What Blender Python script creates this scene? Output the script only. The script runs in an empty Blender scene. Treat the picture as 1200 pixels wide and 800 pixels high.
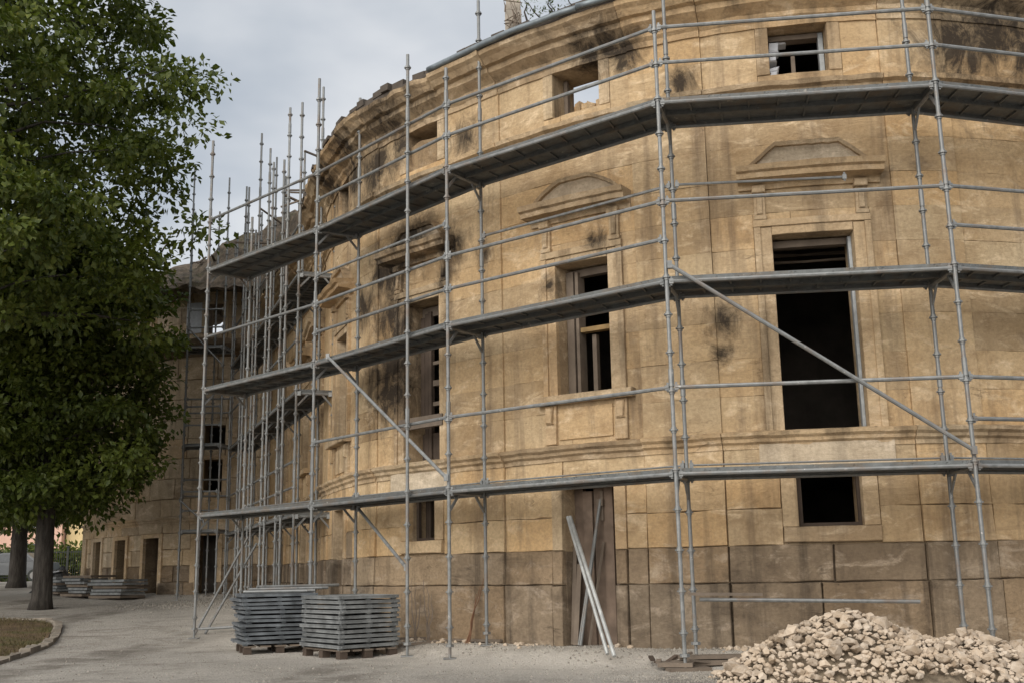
import bpy, math, random
import numpy as np
from mathutils import Vector, Matrix, noise as mnoise
random.seed(7); rng = np.random.default_rng(11)
R = math.radians
SC = bpy.context.scene
COL = SC.collection

# ------------------------------------------------------------------ camera, sky, sun, exposure
cam_d = bpy.data.cameras.new('camera'); cam = bpy.data.objects.new('camera', cam_d); COL.objects.link(cam)
cam_d.sensor_width = 36.0; cam_d.lens = 36.0 * 1285.0 / 1200.0
cam_d.clip_start = 0.1; cam_d.clip_end = 3000
CAM_Z = 1.0
cam.matrix_world = Matrix.Translation((0, 0, CAM_Z)) @ Matrix.Rotation(R(90 + 11.73), 4, 'X') @ Matrix.Rotation(R(-1.09), 4, 'Z')
SC.camera = cam

SUN_DIR = Vector((-0.42, -0.76, 0.56)).normalized()
w = bpy.data.worlds.new('World'); SC.world = w; w.use_nodes = True
nt = w.node_tree; N = nt.nodes; LK = nt.links
for n in list(N): N.remove(n)
out = N.new('ShaderNodeOutputWorld'); bg = N.new('ShaderNodeBackground'); bg.inputs['Strength'].default_value = 0.10
sky = N.new('ShaderNodeTexSky'); sky.sky_type = 'NISHITA'; sky.sun_disc = False
sky.sun_elevation = math.asin(SUN_DIR.z); sky.sun_rotation = math.atan2(SUN_DIR.x, SUN_DIR.y); sky.dust_density = 3.0
tc = N.new('ShaderNodeTexCoord'); mp = N.new('ShaderNodeMapping'); mp.inputs['Scale'].default_value = (1.0, 1.0, 2.2)
nz = N.new('ShaderNodeTexNoise'); nz.inputs['Scale'].default_value = 2.3; nz.inputs['Detail'].default_value = 5; nz.inputs['Roughness'].default_value = 0.5
rp = N.new('ShaderNodeValToRGB'); rp.color_ramp.elements[0].position = 0.40; rp.color_ramp.elements[1].position = 0.60
rp.color_ramp.elements[0].color = (2.05, 2.25, 2.5, 1); rp.color_ramp.elements[1].color = (3.45, 3.5, 3.57, 1)
mx = N.new('ShaderNodeMixRGB'); mx.inputs['Fac'].default_value = 0.92
LK.new(tc.outputs['Generated'], mp.inputs['Vector']); LK.new(mp.outputs[0], nz.inputs['Vector']); LK.new(nz.outputs['Fac'], rp.inputs['Fac'])
LK.new(sky.outputs['Color'], mx.inputs['Color1']); LK.new(rp.outputs['Color'], mx.inputs['Color2'])
LK.new(mx.outputs['Color'], bg.inputs['Color']); LK.new(bg.outputs[0], out.inputs['Surface'])

sun_d = bpy.data.lights.new('sun', 'SUN'); sun_d.energy = 1.5; sun_d.angle = R(72); sun_d.color = (1.0, 0.95, 0.87)
sun = bpy.data.objects.new('sun', sun_d); COL.objects.link(sun); sun.location = (-10, -20, 40)
sun.rotation_euler = (-SUN_DIR).to_track_quat('-Z', 'Y').to_euler()
SC.view_settings.view_transform = 'Standard'; SC.view_settings.look = 'None'; SC.view_settings.gamma = 1
SC.view_settings.use_curve_mapping = False; SC.view_settings.exposure = 1.2

# ------------------------------------------------------------------ helpers
def hn(x, y, z=0.0): return mnoise.noise(Vector((x, y, z)))
class MB:
    def __init__(s): s.v = []; s.f = []
    def add(s, vs, fs):
        b = len(s.v); s.v += [tuple(p) for p in vs]; s.f += [tuple(i + b for i in f) for f in fs]
    def box(s, c, size, rot=None):
        hx, hy, hz = size[0] / 2, size[1] / 2, size[2] / 2
        P = [Vector((x, y, z)) for z in (-hz, hz) for y in (-hy, hy) for x in (-hx, hx)]
        if rot is not None: P = [rot @ p for p in P]
        c = Vector(c)
        s.add([p + c for p in P], [(0, 2, 3, 1), (4, 5, 7, 6), (0, 1, 5, 4), (2, 6, 7, 3), (0, 4, 6, 2), (1, 3, 7, 5)])
    def beam(s, a, b, wd, ht, up=(0, 0, 1)):
        a = Vector(a); b = Vector(b); d = (b - a); L = d.length; d.normalize()
        sd = d.cross(Vector(up))
        if sd.length < 1e-4: sd = d.cross(Vector((1, 0, 0)))
        sd.normalize(); u = sd.cross(d)
        s.box((a + b) / 2, (L, wd, ht), Matrix((d, sd, u)).transposed())
    def tube(s, a, b, r0, r1=None, n=8, caps=True):
        r1 = r0 if r1 is None else r1
        a = Vector(a); b = Vector(b); d = (b - a).normalized()
        u = d.orthogonal().normalized(); t = d.cross(u)
        vs = []
        for p, r in ((a, r0), (b, r1)):
            for k in range(n):
                q = 2 * math.pi * k / n; vs.append(p + u * (math.cos(q) * r) + t * (math.sin(q) * r))
        fs = [(k, (k + 1) % n, n + (k + 1) % n, n + k) for k in range(n)]
        if caps: fs += [tuple(range(n - 1, -1, -1)), tuple(range(n, 2 * n))]
        s.add(vs, fs)
    def path(s, pts, rad, n=6):
        pts = [Vector(p) for p in pts]; vs = []; fs = []
        u = None
        for i, p in enumerate(pts):
            d = (pts[min(i + 1, len(pts) - 1)] - pts[max(i - 1, 0)]).normalized()
            u = d.orthogonal().normalized() if u is None else (u - d * u.dot(d)).normalized()
            t = d.cross(u); r = rad[i] if hasattr(rad, '__len__') else rad
            for k in range(n):
                q = 2 * math.pi * k / n; vs.append(p + u * (math.cos(q) * r) + t * (math.sin(q) * r))
        for i in range(len(pts) - 1):
            fs += [(i * n + k, i * n + (k + 1) % n, (i + 1) * n + (k + 1) % n, (i + 1) * n + k) for k in range(n)]
        fs += [tuple(range(n - 1, -1, -1)), tuple(range(len(vs) - n, len(vs)))]
        s.add(vs, fs)
    def mesh(s, name, mat, smooth=False, origin=(0, 0, 0)):
        me = bpy.data.meshes.new(name); o = origin
        me.from_pydata([(p[0] - o[0], p[1] - o[1], p[2] - o[2]) for p in s.v], [], s.f)
        me.materials.append(mat)
        if smooth: me.polygons.foreach_set('use_smooth', [True] * len(me.polygons))
        me.update(); return me
    def build(s, name, mat, parent=None, smooth=False):
        """verts are world coordinates; the object's origin goes to the parent's (or the mesh's foot)"""
        if parent is not None: org = parent['_org'] if '_org' in parent else (0, 0, 0)
        else:
            a = np.array(s.v); org = ((a[:, 0].min() + a[:, 0].max()) / 2, (a[:, 1].min() + a[:, 1].max()) / 2, a[:, 2].min())
        org = tuple(float(q) for q in org)
        ob = bpy.data.objects.new(name, s.mesh(name, mat, smooth, org)); COL.objects.link(ob)
        if parent is not None: ob.parent = parent
        else: ob.location = org
        ob['_org'] = org
        return ob
def tag(o, label=None, cat=None, group=None, kind=None):
    if label: o['label'] = label
    if cat: o['category'] = cat
    if group: o['group'] = group
    if kind: o['kind'] = kind
    return o
def empty(name, loc, label=None, cat=None, group=None):
    o = bpy.data.objects.new(name, None); COL.objects.link(o); o.location = loc; o.empty_display_size = 0.2
    o['_org'] = tuple(float(q) for q in loc)
    return tag(o, label, cat, group)
def np_mesh(name, V, F, mat, smooth=False):
    me = bpy.data.meshes.new(name); k = F.shape[1]
    me.vertices.add(len(V)); me.vertices.foreach_set('co', np.asarray(V, np.float32).ravel())
    me.loops.add(F.size); me.loops.foreach_set('vertex_index', F.ravel().astype(np.int32))
    me.polygons.add(len(F)); me.polygons.foreach_set('loop_start', np.arange(0, F.size, k, dtype=np.int32))
    me.polygons.foreach_set('loop_total', np.full(len(F), k, np.int32))
    if smooth: me.polygons.foreach_set('use_smooth', np.ones(len(F), bool))
    me.materials.append(mat); me.update(calc_edges=True); me.validate(); return me

# ------------------------------------------------------------------ materials
class NT:
    def __init__(s, name):
        s.m = bpy.data.materials.new(name); s.m.use_nodes = True; s.t = s.m.node_tree
        for n in list(s.t.nodes): s.t.nodes.remove(n)
        s.o = s.t.nodes.new('ShaderNodeOutputMaterial'); s.b = s.t.nodes.new('ShaderNodeBsdfPrincipled')
        s.t.links.new(s.b.outputs[0], s.o.inputs['Surface'])
        g = s.t.nodes.new('ShaderNodeNewGeometry'); s.pos = g.outputs['Position']; s.geo = g
        s.rnd = None
    def n(s, t, **kw):
        x = s.t.nodes.new(t)
        for k, v in kw.items(): setattr(x, k, v)
        return x
    def lk(s, a, b): s.t.links.new(a, b)
    def val(s, sock, v):
        if hasattr(v, 'is_linked'): s.lk(v, sock)
        else: sock.default_value = v
    def mapping(s, scale=(1, 1, 1), loc=(0, 0, 0), rot=(0, 0, 0), src=None):
        m = s.n('ShaderNodeMapping'); m.inputs['Scale'].default_value = scale; m.inputs['Location'].default_value = loc; m.inputs['Rotation'].default_value = rot
        s.lk(src or s.pos, m.inputs['Vector']); return m.outputs[0]
    def noise(s, scale, detail=4, rough=0.55, vec=None, dist=0.0):
        n = s.n('ShaderNodeTexNoise'); n.inputs['Scale'].default_value = scale; n.inputs['Detail'].default_value = detail
        n.inputs['Roughness'].default_value = rough; n.inputs['Distortion'].default_value = dist
        s.lk(vec or s.pos, n.inputs['Vector']); return n.outputs['Fac']
    def ramp(s, fac, stops, interp='LINEAR'):
        r = s.n('ShaderNodeValToRGB'); r.color_ramp.interpolation = interp; e = r.color_ramp.elements
        while len(e) < len(stops): e.new(0.5)
        for i, (p, c) in enumerate(stops):
            e[i].position = p; e[i].color = (c, c, c, 1) if not hasattr(c, '__len__') else (*c, 1)
        s.lk(fac, r.inputs['Fac']); return r.outputs['Color']
    def mix(s, fac, a, b, mode='MIX'):
        m = s.n('ShaderNodeMixRGB', blend_type=mode); s.val(m.inputs['Fac'], fac)
        for k, v in (('Color1', a), ('Color2', b)):
            if hasattr(v, 'is_linked'): s.lk(v, m.inputs[k])
            else: m.inputs[k].default_value = (*v, 1)
        return m.outputs[0]
    def math(s, op, a, b=0.0, clamp=False):
        m = s.n('ShaderNodeMath', operation=op); m.use_clamp = clamp; s.val(m.inputs[0], a); s.val(m.inputs[1], b); return m.outputs[0]
    def random(s):
        if s.rnd is None: s.rnd = s.n('ShaderNodeObjectInfo').outputs['Random']
        return s.rnd
    def bump(s, h, strength=0.3, dist=0.02, prev=None):
        b = s.n('ShaderNodeBump'); b.inputs['Strength'].default_value = strength; b.inputs['Distance'].default_value = dist
        s.lk(h, b.inputs['Height'])
        if prev is not None: s.lk(prev, b.inputs['Normal'])
        return b.outputs[0]
    def fin(s, col, rough=0.8, normal=None, metal=0.0, spec=0.3):
        s.val(s.b.inputs['Base Color'], (*col, 1) if not hasattr(col, 'is_linked') else col)
        s.val(s.b.inputs['Roughness'], rough); s.val(s.b.inputs['Metallic'], metal); s.b.inputs['Specular IOR Level'].default_value = spec
        if normal is not None: s.lk(normal, s.b.inputs['Normal'])
        return s.m

def plain(name, col, rough=0.7, metal=0.0, var=0.25, scale=9.0, bump=0.15):
    t = NT(name); f = t.noise(scale, 5)
    c = t.mix(t.ramp(f, [(0.3, 0.0), (0.7, 1.0)]), tuple(q * (1 - var) for q in col), tuple(min(1, q * (1 + var)) for q in col))
    c = t.mix(t.math('MULTIPLY', t.random(), 0.35), c, tuple(q * 0.7 for q in col))
    return t.fin(c, rough, t.bump(t.noise(scale * 6, 3), bump, 0.01), metal)

SOOT = []   # (x, y, z, radius) filled with the fire stains over openings
def stone_material(name, light, mid, dark, grime, streak, soot=True):
    t = NT(name)
    big = t.noise(0.9, 5, 0.6); med = t.noise(3.2, 6, 0.62, dist=0.4); fine = t.noise(26, 5, 0.65)
    c = t.mix(t.ramp(big, [(0.38, 0.0), (0.62, 1.0)]), mid, light)
    c = t.mix(t.math('MULTIPLY', t.random(), 0.6), c, t.mix(t.ramp(t.noise(.37, 3, .5, t.mapping((1, 1, 1), (5, 8, 2))), [(.35, 0), (.65, 1)]), dark, light))
    c = t.mix(t.ramp(med, [(0.50, 0.0), (0.72, 0.75)]), c, dark)
    c = t.mix(1.0, c, t.ramp(t.random(), [(0, (.74, .72, .70)), (.3, (1, 1, 1)), (.55, (1.12, 1.03, .90)), (.8, (.97, 1.0, 1.02)), (1, (1.15, 1.12, 1.06))]), 'MULTIPLY')
    # pale scuffed patches, bedding lines of the stone, rain streaks, fine grain
    c = t.mix(t.ramp(t.noise(2.3, 7, 0.7, t.mapping((1, 1, 2.2), (7, 3, 1)), 0.6), [(0.53, 0.0), (0.66, 0.65)]), c, tuple(min(1, q * 1.2 + 0.06) for q in light))
    bed = t.noise(2.6, 7, 0.7, t.mapping((0.45, 0.45, 2.6), (2, 5, 0)), 1.2)
    c = t.mix(t.ramp(bed, [(0.56, 0.0), (0.74, 0.4)]), c, tuple(q * 0.7 for q in dark))
    stk = t.noise(1.0, 6, 0.65, t.mapping((3.2, 3.2, 0.28)), 0.2)
    c = t.mix(t.ramp(stk, [(0.52, 0.0), (0.70, streak)]), c, grime)
    blot = t.noise(1.15, 7, 0.66, t.mapping((1, 1, 1.3), (13, 1, 4)), 0.7)
    c = t.mix(t.ramp(blot, [(0.60, 0.0), (0.74, streak)]), c, grime)
    pit = t.noise(9.0, 8, 0.75, t.mapping((1, 1, 1.8), (3, 9, 2)), 0.3)
    c = t.mix(t.ramp(pit, [(0.635, 0.0), (0.70, 0.7)]), c, tuple(q * 0.55 for q in grime))
    c = t.mix(t.ramp(fine, [(0.3, 0.35), (0.62, 0.0)]), c, tuple(q * 0.5 for q in dark))
    # hairline cracks in some areas
    cn = t.noise(.75, 7, .62, t.mapping((.8, .8, 3.0), (31, 12, 5)), .6)
    line = t.ramp(t.math('ABSOLUTE', t.math('SUBTRACT', cn, .5)), [(.0025, 1.0), (.009, 0.0)])
    crack = t.math('MULTIPLY', line, t.ramp(t.noise(1.1, 4, .6, t.mapping((1, 1, 1), (21, 2, 6))), [(.58, 0.0), (.66, .6)]))
    c = t.mix(crack, c, tuple(q * .35 for q in dark))
    if soot:
        tot = None
        wob = t.noise(2.7, 9, 0.78, t.mapping((1.3, 1.3, .8)), 0.8)
        for (x, y, z, r) in SOOT:
            d = t.n('ShaderNodeVectorMath', operation='DISTANCE'); t.lk(t.pos, d.inputs[0]); d.inputs[1].default_value = (x, y, z)
            q = t.math('ADD', t.math('DIVIDE', d.outputs['Value'], r), t.math('MULTIPLY', t.math('SUBTRACT', wob, 0.18), 2.7))
            k = t.ramp(t.math('MULTIPLY', q, 0.5), [(0.50, 1.0), (0.90, 0.0)])
            tot = k if tot is None else t.mix(1.0, tot, k, 'LIGHTEN')
        c = t.mix(t.math('MULTIPLY', tot, 0.93), c, (0.022, 0.018, 0.016))
    nb = t.bump(t.noise(2.2, 7, 0.72, t.mapping((0.7, 0.7, 2.2), (2, 5, 0)), 1.0), 0.5, 0.05)
    nb = t.bump(t.noise(8, 9, 0.78), 0.55, 0.025, nb); nb = t.bump(fine, 0.35, 0.006, nb); nb = t.bump(t.math('SUBTRACT', 1.0, crack), .4, .01, nb)
    return t.fin(c, 0.93, nb, spec=0.15)

# ------------------------------------------------------------------ plan of the curved facade (metres, camera stands at x=0, y=0)
PLAN = [(13, 16.5), (10.5, 14.3), (9, 13.4), (7.5, 12.75), (6.1, 12.2), (4.6, 11.95), (3.1, 12.1), (1.75, 12.55), (.52, 13.3), (-.6, 14.3), (-1.67, 15.35),
        (-2.25, 16.15), (-2.75, 17.3), (-3.15, 18.5), (-3.55, 20.0), (-4.15, 22.2), (-4.9, 24.2), (-5.6, 26.0), (-6.1, 27.2)]
PLAN_WING = [(-6.1, 27.2), (-6.5, 27.75), (-7.2, 27.65), (-8.0, 27.6), (-8.7, 27.85), (-9.4, 28.4), (-10.3, 29.3), (-11.2, 30.3), (-12.3, 31.7)]
class Curve:
    def __init__(s, P, n=24):
        P = np.array(P, float); Q = np.vstack([2 * P[0] - P[1], P, 2 * P[-1] - P[-2]]); o = []
        for i in range(1, len(Q) - 2):
            a, b, c, d = Q[i - 1:i + 3]
            for k in range(n):
                t = k / n; o.append(.5 * ((2 * b) + (c - a) * t + (2 * a - 5 * b + 4 * c - d) * t * t + (3 * b - a - 3 * c + d) * t ** 3))
        o.append(P[-1]); s.P = np.array(o)
        s.S = np.concatenate([[0], np.cumsum(np.linalg.norm(np.diff(s.P, axis=0), axis=1))]); s.L = float(s.S[-1])
    def at(s, q, d=0.0):
        """point at arc length q, d metres out of the wall towards the yard"""
        def p(u): return np.array([np.interp(u, s.S, s.P[:, 0]), np.interp(u, s.S, s.P[:, 1])])
        t = p(min(s.L, q + .06)) - p(max(0, q - .06)); t /= np.linalg.norm(t)
        c = p(q); return (float(c[0] - t[1] * d), float(c[1] + t[0] * d))
    def dist(s, x, y): return float(np.sqrt(((s.P - (x, y)) ** 2).sum(1)).min())
CW = Curve(PLAN); CV = Curve(PLAN_WING)
ALLP = np.vstack([CW.P, CV.P])

def ground_z(x, y):
    t = min(1.0, max(0.0, (y - 16.5) / 23.5)); z = 0.86 * (1 - (1 - t) ** 1.35) * (1 if y > 16.5 else 0)
    d = float(np.sqrt(((ALLP - (x, y)) ** 2).sum(1)).min()) if -16 < x < 12 and 8 < y < 34 else 9
    b = max(0.0, min(1.0, (1.25 - d) / 1.05)); z += 0.12 * b * b * (3 - 2 * b) * (1 if y < 24 else 0.4)
    if 6 < y < 40: z += 0.018 * hn(x * .8, y * .8, 1) + 0.006 * hn(x * 4, y * 4, 3)
    return z

for (s_, z_, r_) in [(13.2, 7.42, .34), (13.45, 7.40, .34), (12.98, 7.3, .26), (13.0, 7.12, .16), (16.0, 4.95, .2), (15.9, 5.35, .3), (16.9, 5.55, .45), (17.3, 4.6, .5), (17.35, 3.7, .55), (16.6, 5.62, .4),
                     (17.6, 6.9, .6), (18.6, 7.2, .6), (15.6, 6.85, .28), (17.0, 7.1, .3), (13.5, 4.92, .17), (14.15, 4.45, .16), (11.95, 3.75, .22), (12.0, 3.35, .12),
                     (9.0, 6.95, .6), (8.5, 7.05, .8), (8.0, 6.9, .6), (17.25, 3.9, .6), (17.2, 3.5, .6), (17.1, 4.3, .5), (17.3, 5.2, .5), (16.3, 7.75, .35), (17.2, 7.75, .6), (18.4, 7.8, .7), (19.8, 7.7, .8), (12.3, 6.75, .22), (18.0, 4.9, .35), (15.25, 5.1, .15)]:
    x_, y_ = CW.at(s_, 0.03); SOOT.append((x_, y_, z_, r_ * 1.45))
M = {}
M['stone'] = stone_material('ochre_limestone', (.61, .465, .295), (.49, .35, .20), (.34, .23, .13), (.14, .10, .07), .7)
M['moulding'] = stone_material('moulded_limestone', (.58, .45, .30), (.465, .34, .21), (.32, .225, .135), (.10, .075, .05), .75)
M['plinth'] = stone_material('grimy_plinth_stone', (.31, .243, .175), (.19, .145, .102), (.10, .076, .056), (.045, .035, .028), .85, soot=False)
M['midstone'] = stone_material('half_cleaned_stone', (.36, .28, .195), (.25, .19, .13), (.15, .112, .08), (.06, .047, .036), .75, soot=False)
M['wing'] = stone_material('weathered_wing_stone', (.66, .54, .40), (.53, .415, .28), (.37, .28, .185), (.12, .098, .075), .65, soot=False)
M['lichen'] = stone_material('lichened_stone', (.62, .51, .38), (.53, .425, .305), (.38, .295, .205), (.15, .12, .09), .4)
M['fill'] = stone_material('rough_masonry', (.33, .25, .16), (.23, .17, .11), (.14, .1, .07), (.06, .05, .04), .7, soot=False)
M['pale_stone'] = plain('pale_chimney_stone', (.42, .37, .31), .95, var=.35, scale=5)
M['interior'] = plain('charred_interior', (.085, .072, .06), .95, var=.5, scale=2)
M['zinc'] = plain('zinc_gutter', (.22, .25, .27), .5, .5)
M['tile'] = plain('dirty_roof_tile', (.085, .07, .058), .9)
M['wood'] = plain('weathered_wood', (.17, .135, .105), .85, scale=5)
M['door_wood'] = plain('weathered_door_wood', (.17, .125, .095), .9, var=.45, scale=4)
M['wood_dark'] = plain('old_dark_wood', (.075, .055, .042), .85, scale=5)
M['wood_pale'] = plain('raw_timber', (.30, .20, .09), .8)
M['white_block'] = plain('pale_block', (.62, .64, .68), .9, var=.12)
M['metal_edge'] = plain('grey_window_metal', (.33, .35, .36), .5, .2)

# ------------------------------------------------------------------ the building
BLD = empty('ruined_building', (1.0, 13.2, 0.0), 'derelict curved ochre limestone building with empty windows and broken roof', 'building')
def cbox(mb, C, s0, s1, z0, z1, d0, d1, step=.22, jit=0.0, inset=0.0, seed=0):
    """box bent along the facade; d0 back, d1 front; jit roughens the outline, inset chamfers the front edge"""
    n = max(1, int(math.ceil((s1 - s0) / step))); vs = []
    for k in range(n + 1):
        s = s0 + (s1 - s0) * k / n
        e = inset * (1 if k == 0 else -1 if k == n else 0)
        for (z, d, zz) in ((z0, d0, 0), (z1, d0, 0), (z1, d1 - inset, 0), (z1 - inset, d1, 1), (z0 + inset, d1, 1), (z0, d1 - inset, 0)):
            ss = s + (e if zz else 0)
            if jit:
                j = jit * hn(ss * 5 + seed, z * 7, d * 3 + seed); jd = jit * hn(ss * 6, z * 6 + seed, 5)
                if d != d0: z = z + j; d = d + 0.5 * jd
                if k in (0, n): ss += 0.7 * jit * hn(z * 7 + seed, ss * 3, 2)
            x, y = C.at(ss, d); vs.append((x, y, z))
    fs = []
    for k in range(n):
        a = 6 * k
        fs += [(a + i, a + (i + 1) % 6, a + 6 + (i + 1) % 6, a + 6 + i) for i in range(6)]
    fs += [(5, 4, 3, 2, 1, 0), tuple(6 * n + i for i in range(6))]
    mb.add(vs, fs)
def sweep(mb, C, s0, s1, prof, off=0.0, step=.09, jit=0.0, seed=0):
    """moulding: closed profile [(d, z)...] carried along the facade"""
    n = max(1, int(math.ceil((s1 - s0) / step))); m = len(prof); vs = []
    for k in range(n + 1):
        s = s0 + (s1 - s0) * k / n
        for (d, z) in prof:
            j = jit * hn(s * 4 + seed, z * 5, d * 4); c = jit * max(0, hn(s * 2.2 + seed, z * 2, 8) - .2) * 4.5 + jit * max(0, hn(s * 7 + seed, z * 5, 3) - .3) * 3
            x, y = C.at(s, d + (off if d > 0 else 0) + (j - c if d > 0.03 else 0)); vs.append((x, y, z + j * .7))
    fs = [(k * m + i, k * m + (i + 1) % m, (k + 1) * m + (i + 1) % m, (k + 1) * m + i) for k in range(n) for i in range(m)]
    fs += [tuple(range(m - 1, -1, -1)), tuple(n * m + i for i in range(m))]
    mb.add(vs, fs)
def sub_intervals(a, b, cuts):
    o = [(a, b)]
    for c, d in cuts:
        o2 = []
        for p, q in o:
            if d <= p or c >= q: o2.append((p, q)); continue
            if c > p: o2.append((p, c))
            if d < q: o2.append((d, q))
        o = o2
    return o

# openings: centre along the facade, width, z0, z1
CEN = [7.45, 10.9, 13.7, 16.52, 19.25, 22.05, 24.75, 27.6]
OPEN = []; SURR = []          # SURR: rectangles where dressed surrounds replace the blocks
def opening(c, wd, z0, z1, m=(.16, .16), top=.16, bot=0.0):
    OPEN.append((c - wd / 2, c + wd / 2, z0, z1)); SURR.append((c - wd / 2 - m[0], c + wd / 2 + m[1], z0 - bot, z1 + top))
for i, c in enumerate(CEN):
    full = i in (1, 3, 5, 7)                                    # doors-windows down to the string course
    opening(c, .9 if i == 1 else .74, 2.45 if full else 3.06, 4.70, m=(.2, .2), top=.17, bot=0.0 if full else .1)
    if i: opening(c, .68, 6.67, 7.27, m=(.15, .15), top=.03, bot=0)
    if i in (1, 3): opening(c + (.03 if i == 1 else -.02), .68 if i == 1 else .52, 1.40, 1.985, m=(.17, .17), top=.02, bot=.17)
    else: opening(c, .7 if i == 2 else .66, -.1, 1.95, m=(.15, .15), top=.03)
LES = [(6.5, 7.3), (9.2, 9.98), (12.04, 12.95), (14.95, 15.95), (17.55, 18.35), (20.3, 21.05), (23.05, 23.8), (25.85, 26.6)]
def les_off(s): return .024 if any(a <= s <= b for a, b in LES) else 0.0

# solid wall behind the facing stones, with real openings and reveals
def backing(C, s0, s1, z0, z1, opens, mat, name, d0=-.5, d1=-.02):
    mb = MB(); edges = sorted(set([s0, s1] + [e for o in opens for e in o[:2] if s0 < e < s1]))
    for a, b in zip(edges, edges[1:]):
        mid = (a + b) / 2
        for (p, q) in sub_intervals(z0, z1, [(o[2], o[3]) for o in opens if o[0] < mid < o[1]]):
            if q - p > 1e-3: cbox(mb, C, a, b, p, q, d0, d1, step=.3)
    return mb.build(name, mat, BLD)
WALL = backing(CW, 3.0, CW.L - .02, 1.2, 7.75, OPEN, M['moulding'], 'wall'); backing(CW, 3.0, CW.L - .02, -.3, 1.198, OPEN, M['plinth'], 'wall_base')

# facing stones, course by course
ZC_LOW = [-.15, .81, 1.21, 1.60, 1.99, 2.27]
ZC_UP = [2.45, 2.86, 3.29, 3.72, 4.14, 4.56, 4.97, 5.38, 5.80, 6.14, 6.44]
ZC_AT = [6.57, 6.93, 7.30]
PARTS_S = (8.0, 20.3)
rest = {'stone': MB(), 'plinth': MB()}; n_block = 0
def course(z0, z1, mk, proud, gap0, lmin, lmax, jit, seed):
    global n_block
    rn = random.Random(seed); marks = sorted([3.05, CW.L - .05] + [e for l in LES for e in l])
    joints = []
    for a, b in zip(marks, marks[1:]):
        k = max(1, round((b - a) / rn.uniform(lmin, lmax))); off = rn.uniform(-.12, .12) if k > 1 else 0
        joints += [a + (b - a) * (i + (off if i else 0)) / k for i in range(k)]
    joints.append(marks[-1])
    for a, b in zip(joints, joints[1:]):
        cuts = [r for r in SURR if r[0] < b and r[1] > a and r[2] < z1 - .02 and r[3] > z0 + .02]
        cs = sorted(set([a, b] + [e for r in cuts for e in r[:2] if a < e < b]))
        segs = []
        for p, q in zip(cs, cs[1:]):
            m = (p + q) / 2
            for (u, v) in sub_intervals(z0, z1, [(r[2], r[3]) for r in cuts if r[0] < m < r[1]]): segs.append((p, q, u, v))
        for (p, q, u, v) in segs:
            if q - p < .06 or v - u < .05: continue
            gap = gap0 if z0 < 2.2 else rn.choice((.0006, .0006, .001, .001, .004))
            d1 = proud + les_off((p + q) / 2) + rn.uniform(-.004, .004) * (1.6 if z0 < 2.2 else .7)
            individual = PARTS_S[0] < (p + q) / 2 < PARTS_S[1] and (q - p) * (v - u) > .06
            mb = MB() if individual else rest[mk]
            cbox(mb, CW, p + gap / 2, q - gap / 2, u + gap / 2, v - gap / 2, -.03, d1, step=.16, jit=jit, inset=.012 if mk == 'plinth' else .006 if z0 < 2.2 else .002, seed=rn.random() * 50)
            mk2 = mk if not individual or rn.random() > .38 or z0 > 1.5 else 'midstone'
            if individual: mb.build('stone_block', M[mk2], WALL); n_block += 1
for i in range(5):
    course(ZC_LOW[i], ZC_LOW[i + 1], 'plinth' if i < 2 else 'stone', (.065, .042, .022, .018, .016)[i], .008 if i < 3 else .006, .9, 1.5, .016, 100 + i)
for i in range(len(ZC_UP) - 1): course(ZC_UP[i], ZC_UP[i + 1], 'stone', .006, .005, 1.15, 1.9, .006, 200 + i)
for i in range(2): course(ZC_AT[i], ZC_AT[i + 1], 'stone', .008, .005, 1.1, 1.8, .009, 300 + i)
print('stone blocks', n_block)
tag(rest['stone'].build('facing_stones', M['stone'], WALL), kind='stuff'); tag(rest['plinth'].build('plinth_stones', M['plinth'], WALL), kind='stuff')

# mouldings in lengths of stone that break forward over the flat pilaster strips
def runs(a, b, maxlen=1.6):
    ms = sorted([a, b] + [e for l in LES for e in l if a < e < b]); o = []
    for p, q in zip(ms, ms[1:]):
        k = max(1, round((q - p) / maxlen)); o += [(p + (q - p) * i / k, p + (q - p) * (i + 1) / k) for i in range(k)]
    return o
P_STRING = [(-.03, 2.26), (.03, 2.26), (.035, 2.31), (.07, 2.335), (.075, 2.37), (.115, 2.40), (.125, 2.435), (.05, 2.458), (-.03, 2.458)]
P_LEDGE = [(-.03, 6.43), (.03, 6.43), (.04, 6.47), (.095, 6.495), (.11, 6.55), (.04, 6.578), (-.03, 6.578)]
P_CORN = [(-.03, 7.27), (.03, 7.27), (.035, 7.34), (.075, 7.38), (.08, 7.43), (.12, 7.46), (.21, 7.52), (.225, 7.585), (.29, 7.60), (.345, 7.67), (.40, 7.71), (.41, 7.77), (-.03, 7.79)]
for nm, prof, jit in (('string_course', P_STRING, .012), ('attic_ledge', P_LEDGE, .012), ('cornice', P_CORN, .014)):
    for (a, b) in runs(3.05, CW.L - .05):
        for (p, q) in [(a, b)]:
            mb = MB(); mid = (p + q) / 2
            ragged = jit * (2.2 if nm == 'cornice' and mid > 16 else 1)
            sweep(mb, CW, p + .003, q - .003, prof, les_off(mid), jit=ragged, seed=p); mb.build(nm, M['moulding'], BLD)
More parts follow.
